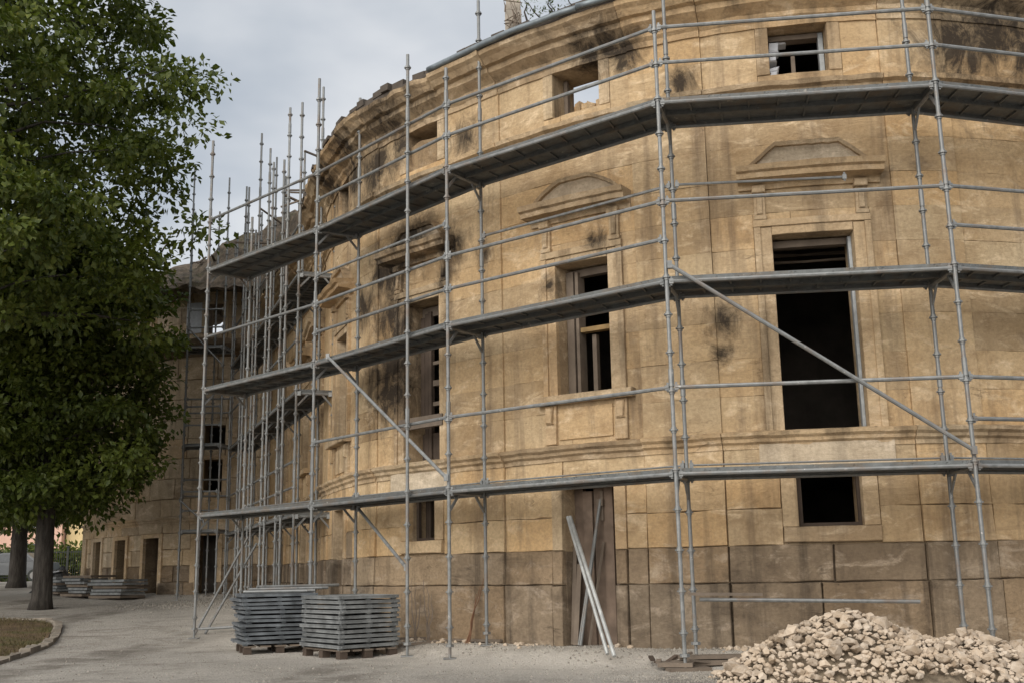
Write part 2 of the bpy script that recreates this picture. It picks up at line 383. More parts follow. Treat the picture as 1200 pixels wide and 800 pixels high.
# vertical architrave lines of each opening and their dressings
def window(i, o, full, style):
    a, b, z0, z1 = o; mb = MB(); jw = .2 if style == 'first' else .15 if style != 'ground' else .17
    top = .17 if style == 'first' else .03
    pr = .03 if style == 'first' else .02
    if style in ('door', 'ground'): pr = .045
    zb = z0 if style != 'door' else -.15
    if style == 'first':
        cbox(mb, CW, a, b, z1, z1 + top, -.03, pr, jit=.007, inset=.006, seed=i)
        cbox(mb, CW, a - jw - .002, b + jw + .002, z1 + top - .07, z1 + top + .012, -.03, pr + .024, jit=.006, inset=.005, seed=i)
    else: cbox(mb, CW, a + .002, b - .002, z1 + .001, z1 + top, -.03, pr - .005, jit=.004, inset=.004, seed=i)
    win = mb.build('window' if style != 'door' else 'doorway', M['moulding'], BLD)
    for (p, q) in ((a - jw, a), (b, b + jw)):
        jm = MB(); zj = 1.21 if style == 'door' else zb
        cbox(jm, CW, p, q, zj, z1 + top - (.075 if style == 'first' else 0), -.03, pr, jit=.007, inset=.006, seed=i + p)
        if style == 'first':
            cbox(jm, CW, (p if p < a else q - .075), (p + .075 if p < a else q), zb, z1 + top - .075, -.03, pr + .022, jit=.005, inset=.004, seed=i)
        jm.build('jamb', M['moulding'], win)
        if style == 'door':
            for (u, v, w_) in ((-.15, .80, .085), (.815, 1.2, .06)):
                jm = MB(); cbox(jm, CW, p + (.004 if p < a else 0), q - (0 if p < a else .004), u, v, -.03, w_, jit=.014, inset=.012, seed=i + u); jm.build('jamb_block', M['plinth'], win)
    if style == 'ground':
        s_ = MB(); cbox(s_, CW, a - .17, b + .17, z0 - .165, z0 - .003, -.03, .075, jit=.008, inset=.01, seed=i); s_.build('sill', M['moulding'], win)
        f = MB()
        for (p, q, u, v) in ((a + .002, a + .035, z0 + .002, z1 - .002), (b - .05, b - .002, z0 + .002, z1 - .002), (a + .036, b - .051, z0 + .003, z0 + .04), (a + .036, b - .051, z1 - .035, z1 - .003)):
            cbox(f, CW, p, q, u, v, -.14, -.09)
        f.build('frame', M['wood_dark'], win)
    if style == 'first':
        c0, c1 = a - jw, b + jw
        h = MB(); sweep(h, CW, c0 - .14, c1 + .14, [(-.03, 5.25), (.05, 5.25), (.06, 5.305), (.085, 5.315), (.26, 5.325), (.265, 5.385), (.31, 5.40), (.33, 5.462), (-.03, 5.485)], jit=.008, seed=i)
        h.build('hood_cornice', M['moulding'], win)
        t = MB()                                              # low pediment block over the hood
        n = 24; vs = []
        for j in range(n + 1):
            u = j / n; e = 1 - abs(2 * u - 1); h_ = .29 * min(1, e * (2.1 if i != 2 else 1.5)) ** (1.0 if i != 2 else .6) + .012 * hn(j * .7, i, 2); sa = c0 - .05 + (c1 - c0 + .1) * u
            for (d, z) in ((-.03, 5.462), (.10, 5.462), (.085, 5.462 + max(.015, h_)), (-.03, 5.465 + max(.015, h_))): x, y = CW.at(sa, d); vs.append((x, y, z))
        t.add(vs, [(j * 4 + m, j * 4 + (m + 1) % 4, j * 4 + 4 + (m + 1) % 4, j * 4 + 4 + m) for j in range(n) for m in range(4)] + [(3, 2, 1, 0), (4 * n, 4 * n + 1, 4 * n + 2, 4 * n + 3)])
        t.build('pediment', M['lichen'], win)
        rk = MB(); vs = []
        for j in range(n + 1):
            b4 = j * 4; X, Y, Z = t.v[b4 + 3]; u = j / n; sa = c0 - .05 + (c1 - c0 + .1) * u
            for (d, dz) in ((-.03, -.028), (.135, -.028), (.15, .018), (-.03, .024)): x, y = CW.at(sa, d); vs.append((x, y, Z + dz))
        rk.add(vs, [(j * 4 + m, j * 4 + (m + 1) % 4, j * 4 + 4 + (m + 1) % 4, j * 4 + 4 + m) for j in range(n) for m in range(4)] + [(3, 2, 1, 0), (4 * n, 4 * n + 1, 4 * n + 2, 4 * n + 3)])
        rk.build('raking_moulding', M['moulding'], win)
        for (p, q) in ((c0 + .02, c0 + .15), (c1 - .15, c1 - .02)):
            k = MB(); cbox(k, CW, p, q, 4.90, 5.288, -.03, .045, inset=.006, jit=.004); cbox(k, CW, p - .012, q + .012, 5.20, 5.286, -.03, .10, inset=.008)
            cbox(k, CW, p + .03, q - .03, 4.95, 5.18, -.03, .072, inset=.01); cbox(k, CW, p - .008, q + .008, 4.885, 4.93, -.03, .062, inset=.005); k.build('console', M['moulding'], win)
        if not full:
            s_ = MB(); cbox(s_, CW, c0 - .1, c1 + .1, 2.955, 3.055, -.45, .15, jit=.008, inset=.012, seed=i); s_.build('sill', M['moulding'], win)
            for (p, q) in ((c0 + .0, c0 + .17), (c1 - .17, c1)):
                k = MB(); cbox(k, CW, p, q, 2.47, 2.95, -.03, .045, inset=.008, jit=.006); cbox(k, CW, p + .03, q - .03, 2.72, 2.93, -.03, .085, inset=.02); k.build('apron_bracket', M['moulding'], win)
            k = MB(); cbox(k, CW, c0 + .2, c1 - .2, 2.52, 2.9, -.03, .025, inset=.006); k.build('apron_panel', M['stone'], win)
        else:
            s_ = MB(); cbox(s_, CW, a - .26, b + .3, 2.02, 2.452, -.45, .035, jit=.012, inset=.012, seed=i); s_.build('threshold', M['lichen'], win)
    return win
WIN = {}
for o in OPEN:
    i = min(range(8), key=lambda k: abs(CEN[k] - (o[0] + o[1]) / 2))
    st = 'attic' if o[2] > 6 else 'first' if o[3] > 4 else 'door' if o[2] < 0.5 else 'ground'
    WIN[(i, st)] = (window(i, o, o[2] < 2.6, st), o)

# what is left of the joinery
def bars(key, items, mat, name, d0=-.32, d1=-.26):
    win, o = WIN[key]; W_, H_ = o[1] - o[0], o[3] - o[2]
    for (u0, u1, v0, v1) in items:
        f = MB(); cbox(f, CW, o[1] - u1 * W_, o[1] - u0 * W_, o[2] + v0 * H_, o[2] + v1 * H_, d0, d1, jit=.006, seed=u0 * 9); f.build(name, mat, win)
barsL = bars      # u = 0 at the left jamb as seen from the yard
# W0 tall opening: metal reveal strip on the right, rotten ceiling lath high up
barsL((1, 'first'), [(.955, .995, 0.01, .985)], M['metal_edge'], 'frame_stile', -.2, -.12)
barsL((1, 'first'), [(.01, .95, .955, .99)], M['wood'], 'frame_head', -.3, -.2)
# W1: left stile, right stile, transom, mullion, raw timber lintel
barsL((2, 'first'), [(.02, .16, .01, .97), (.2, .26, .01, .96)], M['wood'], 'frame_stile', -.36, -.2)
barsL((2, 'first'), [(.27, .99, .70, .76), (.02, .98, .93, .985)], M['wood'], 'transom', -.36, -.26)
barsL((2, 'first'), [(.27, .98, .49, .525)], M['wood_pale'], 'timber_lintel', -.34, -.22)
barsL((2, 'first'), [(.44, .52, .01, .47)], M['wood'], 'mullion', -.36, -.29)
# W2: plank shutters leaning in the left half, rungs of broken louvres
barsL((3, 'first'), [(.02, .13, .30, .93), (.14, .24, .0, .95), (.245, .33, .0, .96)], M['wood_dark'], 'shutter_plank', -.33, -.27)
barsL((3, 'first'), [(.33, .96, .36, .385), (.33, .9, .485, .52), (.33, .97, .62, .64), (.02, .97, .93, .99)], M['wood'], 'shutter_rail', -.36, -.3)
barsL((3, 'first'), [(-.12, 1.1, .205, .275)], M['wood'], 'plank', -.01, .05)
barsL((3, 'first'), [(.02, .6, .0, .19)], M['wood_dark'], 'bottom_panel', -.35, -.3)
barsL((4, 'first'), [(.02, .3, 0, .97), (.6, .66, 0, .97)], M['wood_dark'], 'frame_stile', -.34, -.28)
for k in (0, 5, 6, 7): barsL((k, 'first'), [(.02, .12, 0.01, .97), (.88, .98, .01, .97), (.45, .53, .01, .96)], M['wood_dark'], 'frame_stile', -.34, -.28)
# W1 door: blocked with old planks
win, o = WIN[(2, 'door')]
for k in range(5):
    f = MB(); wv = (o[1] - o[0]) / 5; cbox(f, CW, o[0] + wv * k + .006, o[0] + wv * (k + 1) - .006, .05, 1.94 - .03 * (k == 3), -.26, -.23 + .025 * (k % 2), jit=.01, seed=k); f.build('door_plank', M['door_wood'], win)
f = MB(); cbox(f, CW, o[0] + .26, o[0] + .30, 1.55, 1.9, -.22, -.18); cbox(f, CW, o[0] + .25, o[0] + .33, 1.72, 1.80, -.21, -.15); f.build('door_latch', M['wood'], win)
for k in (0, 4, 5, 6, 7):
    win, o = WIN[(k, 'door')]
    f = MB(); cbox(f, CW, o[0] + .02, o[0] + .4, .05, 1.92, -.42, -.37, jit=.006, seed=k); f.build('door_leaf', M['wood_dark'], win)
# W2 ground window: plank shutter half closed
barsL((3, 'ground'), [(.02, .12, .03, .95), (.13, .22, .03, .95)], M['wood_dark'], 'shutter_plank', -.3, -.25)
# attic windows
win, o = WIN[(1, 'attic')]
for k in range(4):
    f = MB(); z = o[2] + .01 + k * .125; dz = (.115, .06, .12, .115)[k]; cbox(f, CW, o[1] - .10 - .03 * (k % 2), o[1] - .004, z, z + dz, -.40, -.2 - .03 * (k % 3 == 1), jit=.03, inset=.015, seed=k * 3); f.build('pale_block', M['white_block'], win)
f = MB(); cbox(f, CW, o[1] - .24, o[1] - .05, o[2] + .50, o[2] + .535, -.4, -.25, jit=.03, inset=.01); f.build('pale_block', M['white_block'], win)
barsL((1, 'attic'), [(.41, .48, 0.01, .58)], M['wood'], 'mullion', -.34, -.28)
barsL((1, 'attic'), [(.90, .985, 0.01, .97)], M['metal_edge'], 'frame_stile', -.3, -.2); barsL((1, 'attic'), [(.02, .89, .87, .97)], M['wood'], 'frame_head', -.34, -.2)
barsL((2, 'attic'), [(.02, .10, 0.01, .97)], M['wood'], 'frame_stile', -.3, -.24)
win, o = WIN[(3, 'attic')]; f = MB(); cbox(f, CW, o[0] + .003, o[1] - .003, o[2] + .002, o[3] - .16, -.3, -.09, jit=.05, seed=5, step=.08); f.build('masonry_fill', M['fill'], win)
for k in (4,): barsL((k, 'attic'), [(.02, .12, 0.01, .97), (.45, .53, .01, .97)], M['wood_dark'], 'frame_stile', -.3, -.24)

# floors, back walls and the bit of roof that still stands: rooms are dark because they are closed
def slab(name, s0, s1, z0, z1, d0, d1, mat, step=.4):
    mb = MB(); cbox(mb, CW, s0, s1, z0, z1, d0, d1, step=step); return mb.build(name, mat, BLD)
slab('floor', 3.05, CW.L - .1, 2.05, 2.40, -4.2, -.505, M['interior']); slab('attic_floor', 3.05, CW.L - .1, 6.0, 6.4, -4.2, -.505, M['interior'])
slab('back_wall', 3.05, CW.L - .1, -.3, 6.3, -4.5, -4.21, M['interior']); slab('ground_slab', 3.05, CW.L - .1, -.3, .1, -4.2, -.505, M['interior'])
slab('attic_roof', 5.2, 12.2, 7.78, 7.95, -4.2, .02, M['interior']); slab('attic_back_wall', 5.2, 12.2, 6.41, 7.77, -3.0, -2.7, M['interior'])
for s_ in (5.0, 12.2): slab('party_wall', s_, s_ + .3, .11, 7.77 if s_ > 6 else 7.9, -4.2, -.505, M['interior'], .3)
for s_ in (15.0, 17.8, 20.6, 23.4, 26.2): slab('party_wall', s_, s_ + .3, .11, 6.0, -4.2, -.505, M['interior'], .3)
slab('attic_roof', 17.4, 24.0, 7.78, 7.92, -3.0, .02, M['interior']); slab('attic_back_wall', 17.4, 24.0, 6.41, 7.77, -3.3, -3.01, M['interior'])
# broken rough wall inside the roofless attic, seen through the attic window
mb = MB()
for k in range(22):
    s_ = 12.6 + k * .15; top = 7.72 + .22 * hn(k * .55, 2, 3) - .22 * max(0, (13.4 - s_)); cbox(mb, CW, s_, s_ + .155, 6.38, top, -2.2 + .1 * hn(k, 1), -1.8 + .12 * hn(k * .8, 4), jit=.07, step=.08, seed=k)
mb.build('broken_inner_wall', M['stone'], BLD)
mb = MB(); cbox(mb, CW, 12.55, 13.5, 7.66, 7.95, -2.4, -.45, jit=.06, step=.12, seed=3); mb.build('roof_remnant', M['tile'], BLD)

for k in range(5):
    mb = MB(); cbox(mb, CW, 10.2 + .07 * k, 11.7 - .05 * k, 4.55 + .16 * k, 4.58 + .16 * k, -.75 - .28 * k, -.70 - .28 * k, step=.4, jit=.05, seed=k); mb.build('ceiling_lath', M['wood'], BLD)
# gutter and ragged tile edge above the cornice
def gutter(s0, s1, dz=0.0):
    mb = MB(); n = int((s1 - s0) / .15)
    mb.path([(*CW.at(s0 + (s1 - s0) * k / n, .44 + les_off(s0)), 7.815 + dz + .012 * hn(k * .4, 1)) for k in range(n + 1)], .04, 8)
    mb.build('gutter', M['zinc'], BLD, smooth=True)
gutter(6.5, 13.4); gutter(13.42, 15.9)
ROOF = MB(); cbox(ROOF, CW, 3.1, 24.5, 7.785, 7.835, -.6, .36, step=.2, jit=.012); ROOF = ROOF.build('roof_edge', M['tile'], BLD)
rn = random.Random(5); k = 0; s_ = 9.5; rag = MB()
while s_ < 24.2:
    wv = rn.uniform(.16, .26); mb = MB()
    h = .03 + rn.random() * (.035 if s_ < 15.5 else .07); out_ = .39 + (0 if s_ < 15.5 else rn.uniform(-.14, .04))
    cbox(mb, CW, s_, s_ + wv - .012, 7.838 + rn.random() * .012, 7.838 + .02 + h, -.2, out_, step=.3, jit=.02, seed=s_)
    if rn.random() < .9: mb.build('roof_tile', M['tile'], ROOF)
    s_ += wv

# ------------------------------------------------------------------ far wing of the same building
VOPEN = [(1.62, 2.12, .2, 1.98), (1.5, 2.02, 4.15, 4.72), (1.66, 2.06, 7.1, 7.86), (3.25, 3.95, .3, 1.95), (4.95, 5.6, .3, 1.95), (6.6, 7.2, .3, 1.95), (8.0, 8.5, .3, 1.95), (4.2, 4.7, 3.2, 4.7), (6.3, 6.8, 3.2, 4.7), (1.55, 2.0, 3.05, 3.85), (4.2, 4.7, 7.1, 7.8)]
VW = backing(CV, .35, CV.L - .02, -.2, 8.3, VOPEN, M['fill'], 'wing_wall')
for zi, (z0, z1) in enumerate([(.0, .85), (.85, 1.25), (1.25, 1.65), (1.65, 2.05), (2.05, 2.27), (2.45, 2.9), (2.9, 3.4), (3.4, 3.9), (3.9, 4.4), (4.4, 4.9), (4.9, 5.4), (5.4, 5.9), (5.9, 6.5), (6.95, 7.4), (7.4, 7.85), (7.85, 8.25)]):
    rn = random.Random(zi + 40); a = .36
    while a < CV.L - .05:
        b = min(CV.L - .03, a + rn.uniform(.8, 1.4)); cs = sorted(set([a, b] + [e for o in VOPEN for e in o[:2] if a < e < b and o[2] < z1 and o[3] > z0]))
        for p, q in zip(cs, cs[1:]):
            m = (p + q) / 2
            for (u, v) in sub_intervals(z0, z1, [(o[2], o[3]) for o in VOPEN if o[0] < m < o[1]]):
                if q - p > .07 and v - u > .05:
                    mb = MB(); cbox(mb, CV, p + .006, q - .006, u + .005, v - .005, -.03, (.06 if z0 < .8 else .02) + rn.uniform(-.006, .008), step=.3, jit=.016, inset=.012, seed=rn.random() * 40)
                    mb.build('stone_block', M['plinth'] if z0 < 1.2 else M['wing'], VW)
        a = b
def vsweep(name, prof, s0, s1, jit, mat):
    mb = MB(); sweep(mb, CV, s0, s1, prof, jit=jit, step=.2); mb.build(name, mat, BLD)
for k in range(4):
    a = .36 + (CV.L - .4) * k / 4; b = .36 + (CV.L - .4) * (k + 1) / 4 - .01
    vsweep('string_course', P_STRING, a, b, .02, M['wing'])
    vsweep('wing_cornice', [(-.03, 6.48), (.06, 6.5), (.1, 6.6), (.34, 6.68), (.42, 6.76), (.44, 6.86), (.1, 6.95), (-.03, 6.95)], a, b, .05, M['fill'])
for o in VOPEN:
    mb = MB(); jw = .13
    cbox(mb, CV, o[0] - jw, o[0] - .002, o[2], o[3] + .1, -.03, .06, jit=.01, seed=o[0]); cbox(mb, CV, o[1] + .002, o[1] + jw, o[2], o[3] + .1, -.03, .06, jit=.01, seed=o[1]); cbox(mb, CV, o[0] - .001, o[1] + .001, o[3] + .001, o[3] + .1, -.03, .055, jit=.01)
    mb.build('window' if o[2] > .5 else 'doorway', M['wing'], BLD)
mb = MB(); cbox(mb, CV, 2.12, 2.62, 7.1, 7.9, .03, .05); mb.build('pale_panel', M['white_block'], BLD)
def vslab(name, s0, s1, z0, z1, d0, d1, mat):
    mb = MB(); cbox(mb, CV, s0, s1, z0, z1, d0, d1, step=.5); mb.build(name, mat, BLD)
vslab('floor', .5, CV.L - .1, 2.05, 2.4, -1.7, -.505, M['interior']); vslab('attic_floor', .5, CV.L - .1, 6.5, 6.9, -1.7, -.505, M['interior']); vslab('back_wall', .5, CV.L - .1, -.2, 6.8, -2.0, -1.71, M['interior'])
mb = MB(); ex, ey = CV.at(CV.L - .02, -.5); mb.beam((CV.at(CV.L, .0)[0], CV.at(CV.L, .0)[1], 4.2), (CV.at(CV.L, -6)[0], CV.at(CV.L, -6)[1], 4.2), .3, 8.2); mb.build('end_wall', M['wing'], BLD)
# collapsed roof of the wing: sagging heap of tiles, laths and soil over broken eaves, carried on over the inner corner
def heap(C, s0, s1, zb, hgt, d_in, d_out, seed, mat, name, taper, steep=1.5, step=.14):
    V = []; ns = int((s1 - s0) / step); nd = 16
    for i in range(ns + 1):
        s = s0 + (s1 - s0) * i / ns; e = min(1, (i if taper in ('start', 'both') else ns) / (ns * .18), (ns - i if taper in ('end', 'both') else ns) / (ns * .3))
        for j in range(nd + 1):
            q = j / nd; d = d_out + (d_in - d_out) * q
            h = hgt * e * math.sin(min(1, q * steep) * math.pi / 2) * (.75 + .5 * hn(s * .8 + seed, q * 3, 1)) + .12 * hn(s * 3, q * 9, seed) + .06 * hn(s * 9, q * 20, seed)
            x, y = C.at(s, d + .12 * hn(s * 2.5 + seed, q * 4, 7)); V.append((x, y, zb + h))
    F = [(i * (nd + 1) + j, i * (nd + 1) + j + 1, (i + 1) * (nd + 1) + j + 1, (i + 1) * (nd + 1) + j) for i in range(ns) for j in range(nd)]
    mb = MB(); mb.add(V, F)
    V2 = [(x, y, zb - .14 + .05 * hn(x * 3, y * 3)) for (x, y, z) in V]; b = len(V)      # underside
    mb.add(V2, [tuple(reversed(f)) for f in F])
    for i in range(ns):
        for j in (0, nd): p, q = i * (nd + 1) + j, (i + 1) * (nd + 1) + j; mb.f.append((p, q, q + b, p + b))
    for j in range(nd):
        for i in (0, ns): p, q = i * (nd + 1) + j, i * (nd + 1) + j + 1; mb.f.append((p, q, q + b, p + b))
    return mb.build(name, mat, BLD)
t = NT('roof_debris'); f_ = t.noise(5, 7, .7); c_ = t.mix(t.ramp(f_, [(.35, 0), (.65, 1)]), (.07, .058, .046), (.21, .165, .12)); c_ = t.mix(t.ramp(t.noise(1.4, 4), [(.55, 0), (.7, .6)]), c_, (.09, .10, .04))
M['debris'] = t.fin(c_, .95, t.bump(f_, .9, .08))
heap(CV, .45, 6.5, 8.32, 1.55, -2.6, .5, 3, M['debris'], 'collapsed_roof', 'end')
heap(CW, 21.8, CW.L, 7.9, 1.75, -2.6, .42, 9, M['debris'], 'collapsed_roof', 'start', steep=6.0)
mb = MB(); V = []; n = 44
for j in range(n + 1):
    for i in range(n + 1):
        u, v = i / n * 2 - 1, j / n * 2 - 1; x = -6.05 + 2.9 * u; y = 28.3 + 1.7 * v; r = min(1, math.hypot(u, v) ** 1.6); V.append((x, y, 8.05 + (1 - r) * (2.3 + .5 * hn(x * 1.1, y * 1.1, 4)) + .16 * hn(x * 3, y * 3, 2) + .09 * hn(x * 8, y * 8, 6)))
mb.add(V, [(j * (n + 1) + i, j * (n + 1) + i + 1, (j + 1) * (n + 1) + i + 1, (j + 1) * (n + 1) + i) for j in range(n) for i in range(n)]); mb.build('collapsed_roof', M['debris'], BLD)
rn = random.Random(3)
for k in range(44):
    C = CV if k % 2 else CW; s0 = rn.uniform(.4, 4.5) if k % 2 else rn.uniform(20.5, 29); x, y = C.at(s0, rn.uniform(-.6, .45)); z = (8.45 if k % 2 else 8.0) + rn.uniform(0, .8)
    a = rn.uniform(0, 6.28); L_ = rn.uniform(.5, 1.5); e = rn.uniform(-.3, .7)
    mb = MB(); mb.beam((x, y, z), (x + math.cos(a) * L_ * .7, y + math.sin(a) * L_ * .7, z + e * L_ * .6), rn.uniform(.03, .07), .03); mb.build('broken_rafter', M['wood'], BLD)

# broken chimney stub on the roof with a self-sown shrub beside it
cx, cy = .11, 15.1
ch = empty('broken_chimney', (cx, cy, 7.9), 'broken pale chimney stub rising above the roof gutter', 'chimney')
mb = MB()
for k in range(12):
    z = 7.9 + k * .18; wv = .30 - .012 * k; mb.box((cx + .015 * hn(k, 2), cy, z + .09), (wv + .03 * hn(k * 3.1, 5), wv, .172), Matrix.Rotation(.12 * hn(k, 7), 3, 'Z'))
mb.build('shaft', M['pale_stone'], ch)
mb = MB(); rn = random.Random(9)
for k in range(9): mb.path([(cx + rn.uniform(-.15, .2), cy - .15 - .02 * j, 8.3 + k * .1 + j * .12 * rn.uniform(-.4, 1)) for j in range(6)], [.014 - .0018 * j for j in range(6)], 5)
mb.build('dead_creeper', M['wood'], ch)

# ------------------------------------------------------------------ scaffolding
t = NT('galvanised_steel'); f_ = t.noise(14, 5, .6); c_ = t.mix(t.ramp(f_, [(.3, 0), (.7, 1)]), (.17, .175, .173), (.315, .322, .32)); c_ = t.mix(t.math('MULTIPLY', t.random(), .5), c_, (.16, .162, .16))
c_ = t.mix(t.ramp(t.noise(3.5, 6, .7), [(.52, 0), (.66, .65)]), c_, (.18, .13, .095)); c_ = t.mix(t.ramp(t.noise(16, 5, .7), [(.64, 0), (.70, .7)]), c_, (.55, .53, .49))
M['steel'] = t.fin(c_, t.ramp(f_, [(.3, .42), (.7, .62)]), t.bump(t.noise(60, 3), .12, .003), .45)
t = NT('galvanised_deck'); f_ = t.noise(9, 5, .65); c_ = t.mix(t.ramp(f_, [(.3, 0), (.7, 1)]), (.085, .09, .09), (.18, .19, .19)); c_ = t.mix(t.math('MULTIPLY', t.random(), .5), c_, (.12, .12, .115))
c_ = t.mix(t.ramp(t.noise(2.2, 6, .7), [(.50, 0), (.64, .7)]), c_, (.15, .12, .09)); c_ = t.mix(t.ramp(t.noise(7, 6, .7), [(.62, 0), (.70, .6)]), c_, (.42, .39, .34))
vor = t.n('ShaderNodeTexVoronoi'); vor.inputs['Scale'].default_value = 22; t.lk(t.pos, vor.inputs['Vector'])
M['deck'] = t.fin(c_, .6, t.bump(t.ramp(vor.outputs['Distance'], [(.12, 0), (.3, 1)]), .5, .012), .35)
M['rust'] = plain('rusty_iron', (.16, .085, .05), .9, .1)
LV = [1.96, 3.96, 5.96]; TR = .0215
def standard(sc, x, y, top, base=None, ring0=1.96, name='standard'):
    """one upright: adjustable foot, tube, and coupling rings every 0.4 m"""
    zb = ground_z(x, y) if base is None else base
    mb = MB(); mb.tube((x, y, zb + .14), (x, y, top), TR, n=10)
    z = ring0 - .4 * math.floor((ring0 - zb - .2) / .4)
    while z < top - .1: mb.tube((x, y, z - .008), (x, y, z + .008), .046, n=8); mb.tube((x, y, z - .03), (x, y, z + .03), .030, n=8); z += .4
    z = 2.9
    while z < top - .3: mb.tube((x, y, z - .09), (x, y, z + .09), .0285, n=8); z += 2.0
    st = mb.build(name, M['steel'], sc, smooth=False)
    f = MB(); f.tube((x, y, zb + .012), (x, y, zb + .2), .017, n=8); f.tube((x, y, zb + .13), (x, y, zb + .16), .05, n=6); f.box((x, y, zb + .006), (.15, .15, .01)); f.build('base_jack', M['steel'], st)
    return st
def ledger(sc, a, b, r=TR, name='guard_rail', cut=.035):
    a = Vector(a); b = Vector(b); d = (b - a).normalized(); a2, b2 = a + d * cut, b - d * cut
    mb = MB(); mb.tube(a2, b2, r, n=8)
    for p, q in ((a2, d), (b2, -d)):
        mb.beam(p - q * .008, p + q * .035, .034, .055); mb.beam(p + q * .012 + Vector((0, 0, -.045)), p + q * .012 + Vector((0, 0, .055)), .01, .022, up=(1, 0, 0))
    return mb.build(name, M['steel'], sc)
def deck_bay(sc, o0, o1, i0, i1, z, n=2):
    o0, o1, i0, i1 = (Vector((*p, z)) for p in (o0, o1, i0, i1))
    for k in range(n):
        u0, u1 = (k + .03) / n, (k + .97) / n
        A, B, C_, D = o0.lerp(i0, u0), o1.lerp(i1, u0), o0.lerp(i0, u1), o1.lerp(i1, u1)
        mb = MB(); up = Vector((0, 0, .012))
        mb.add([A, B, D, C_, A + up, B + up, D + up, C_ + up], [(0, 3, 2, 1), (4, 5, 6, 7), (0, 1, 5, 4), (2, 3, 7, 6), (0, 4, 7, 3), (1, 2, 6, 5)])
        for P, Q in ((A, B), (C_, D)): mb.beam(P - Vector((0, 0, .02)), Q - Vector((0, 0, .02)), .012, .066)
        for j in range(1, 9):
            q = j / 9; mb.beam(A.lerp(B, q) - Vector((0, 0, .012)), C_.lerp(D, q) - Vector((0, 0, .012)), .018, .022)
        for q in (.004, .996): mb.beam(A.lerp(B, q) - Vector((0, 0, .02)), C_.lerp(D, q) - Vector((0, 0, .02)), .03, .06)
        mb.build('deck_plank', M['deck'], sc)
def transom(sc, o, i, z):
    mb = MB(); a = Vector((*o, z - .06)); b = Vector((*i, z - .06)); mb.tube(a, b, TR, n=8)
    d = (b - a).normalized()
    for p, q in ((a, d), (b, -d)):
        mb.beam(p + q * .02 - Vector((0, 0, .2)), p + q * .2, .02, .03); mb.box(p + q * .05, (.06, .06, .07))
    mb.build('transom', M['steel'], sc)
def frame_bay(sc, F0, F1, levels, rails=(.42, .84), toe=True, inner=False):
    (o0, i0), (o1, i1) = F0, F1
    for z in levels:
        deck_bay(sc, o0, o1, i0, i1, z)
        ledger(sc, (*o0, z - .045), (*o1, z - .045), name='ledger'); ledger(sc, (*i0, z - .045), (*i1, z - .045), name='ledger')
        for r in rails: ledger(sc, (*o0, z + r), (*o1, z + r))
        if toe: ledger(sc, (*i0, z + .10), (*i1, z + .10), r=.011, name='toe_rail')

org = (1.6, 11.1, 0)
S1 = empty('scaffold', org, 'galvanised steel scaffold with three deck levels wrapped round the rounded corner', 'scaffold', 'scaffolds against the building')
FR = [((7.35, 11.55), (7.2, 12.3)), ((4.52, 10.8), (4.53, 11.5)), ((1.63, 11.12), (1.85, 11.8)), ((-.78, 13.05), (-.37, 13.62)), ((-2.83, 15.4), (-2.26, 15.72)), ((-5.0, 17.5), (-4.42, 18.0))]
TOPS = [(7.5, 7.5), (7.25, 7.6), (7.0, 8.1), (7.3, 8.55), (8.3, 8.12), (8.2, 7.0)]
for k, (o, i) in enumerate(FR):
    standard(S1, *o, TOPS[k][0], ring0=1.96); standard(S1, *i, TOPS[k][1], ring0=1.96)
    for z in LV: transom(S1, o, i, z)
standard(S1, -1.32, 13.56, 7.75)
RAILS = [((.42, .84),) * 3, ((.84,), (.84,), (.42, .84)), ((.84,), (.42, .84), (.42, .84)), ((.84,), (.42, .84), (.42, .84)), ((), (.84,), (.84,))]
for k, (a, b) in enumerate(zip(FR, FR[1:])):
    for z, rl in zip(LV, RAILS[k]): frame_bay(S1, a, b, [z], rails=rl)
(o1, i1), (o2, i2), (o3, i3), (o4, i4) = FR[1:5]
ledger(S1, (*i2, LV[1] + 1.26), (*(Vector(i2).lerp(Vector(i1), .72)), LV[1] + 1.24), r=.016, name='ledger'); ledger(S1, (*i3, LV[1] + 1.26), (*i2, LV[1] + 1.26), r=.018, name='ledger')
ledger(S1, (*o4, LV[1] + 1.26), (*o3, LV[1] + 1.26), r=.018, name='ledger')
def brace(sc, a, b):
    mb = MB(); mb.tube(a, b, .022, n=8)
    for p in (a, b): mb.box(p, (.05, .05, .08))
    mb.build('diagonal_brace', M['steel'], sc)
brace(S1, (o2[0] + .03, o2[1] - .06, LV[1] + .12), (o1[0] - .02, o1[1] - .06, LV[0] + .10))
brace(S1, (o4[0] + .25, o4[1] - .35, LV[1] + .0), (o3[0] - .03, o3[1] - .05, LV[0] + .12))
brace(S1, (i4[0] + .05, i4[1] - .1, LV[0] - .08), (-1.34, 13.62, 1.05))
# loose horizontal tubes held low between the uprights by the rubble heap
mb = MB(); mb.tube((1.9, 11.72, .66), (4.15, 11.62, .60), .02, n=8); mb.build('low_ledger', M['steel'], S1)
mb = MB(); mb.beam((1.78, 11.65, .72), (2.55, 11.7, .70), .03, .03); mb.build('low_ledger', M['wood'], S1)

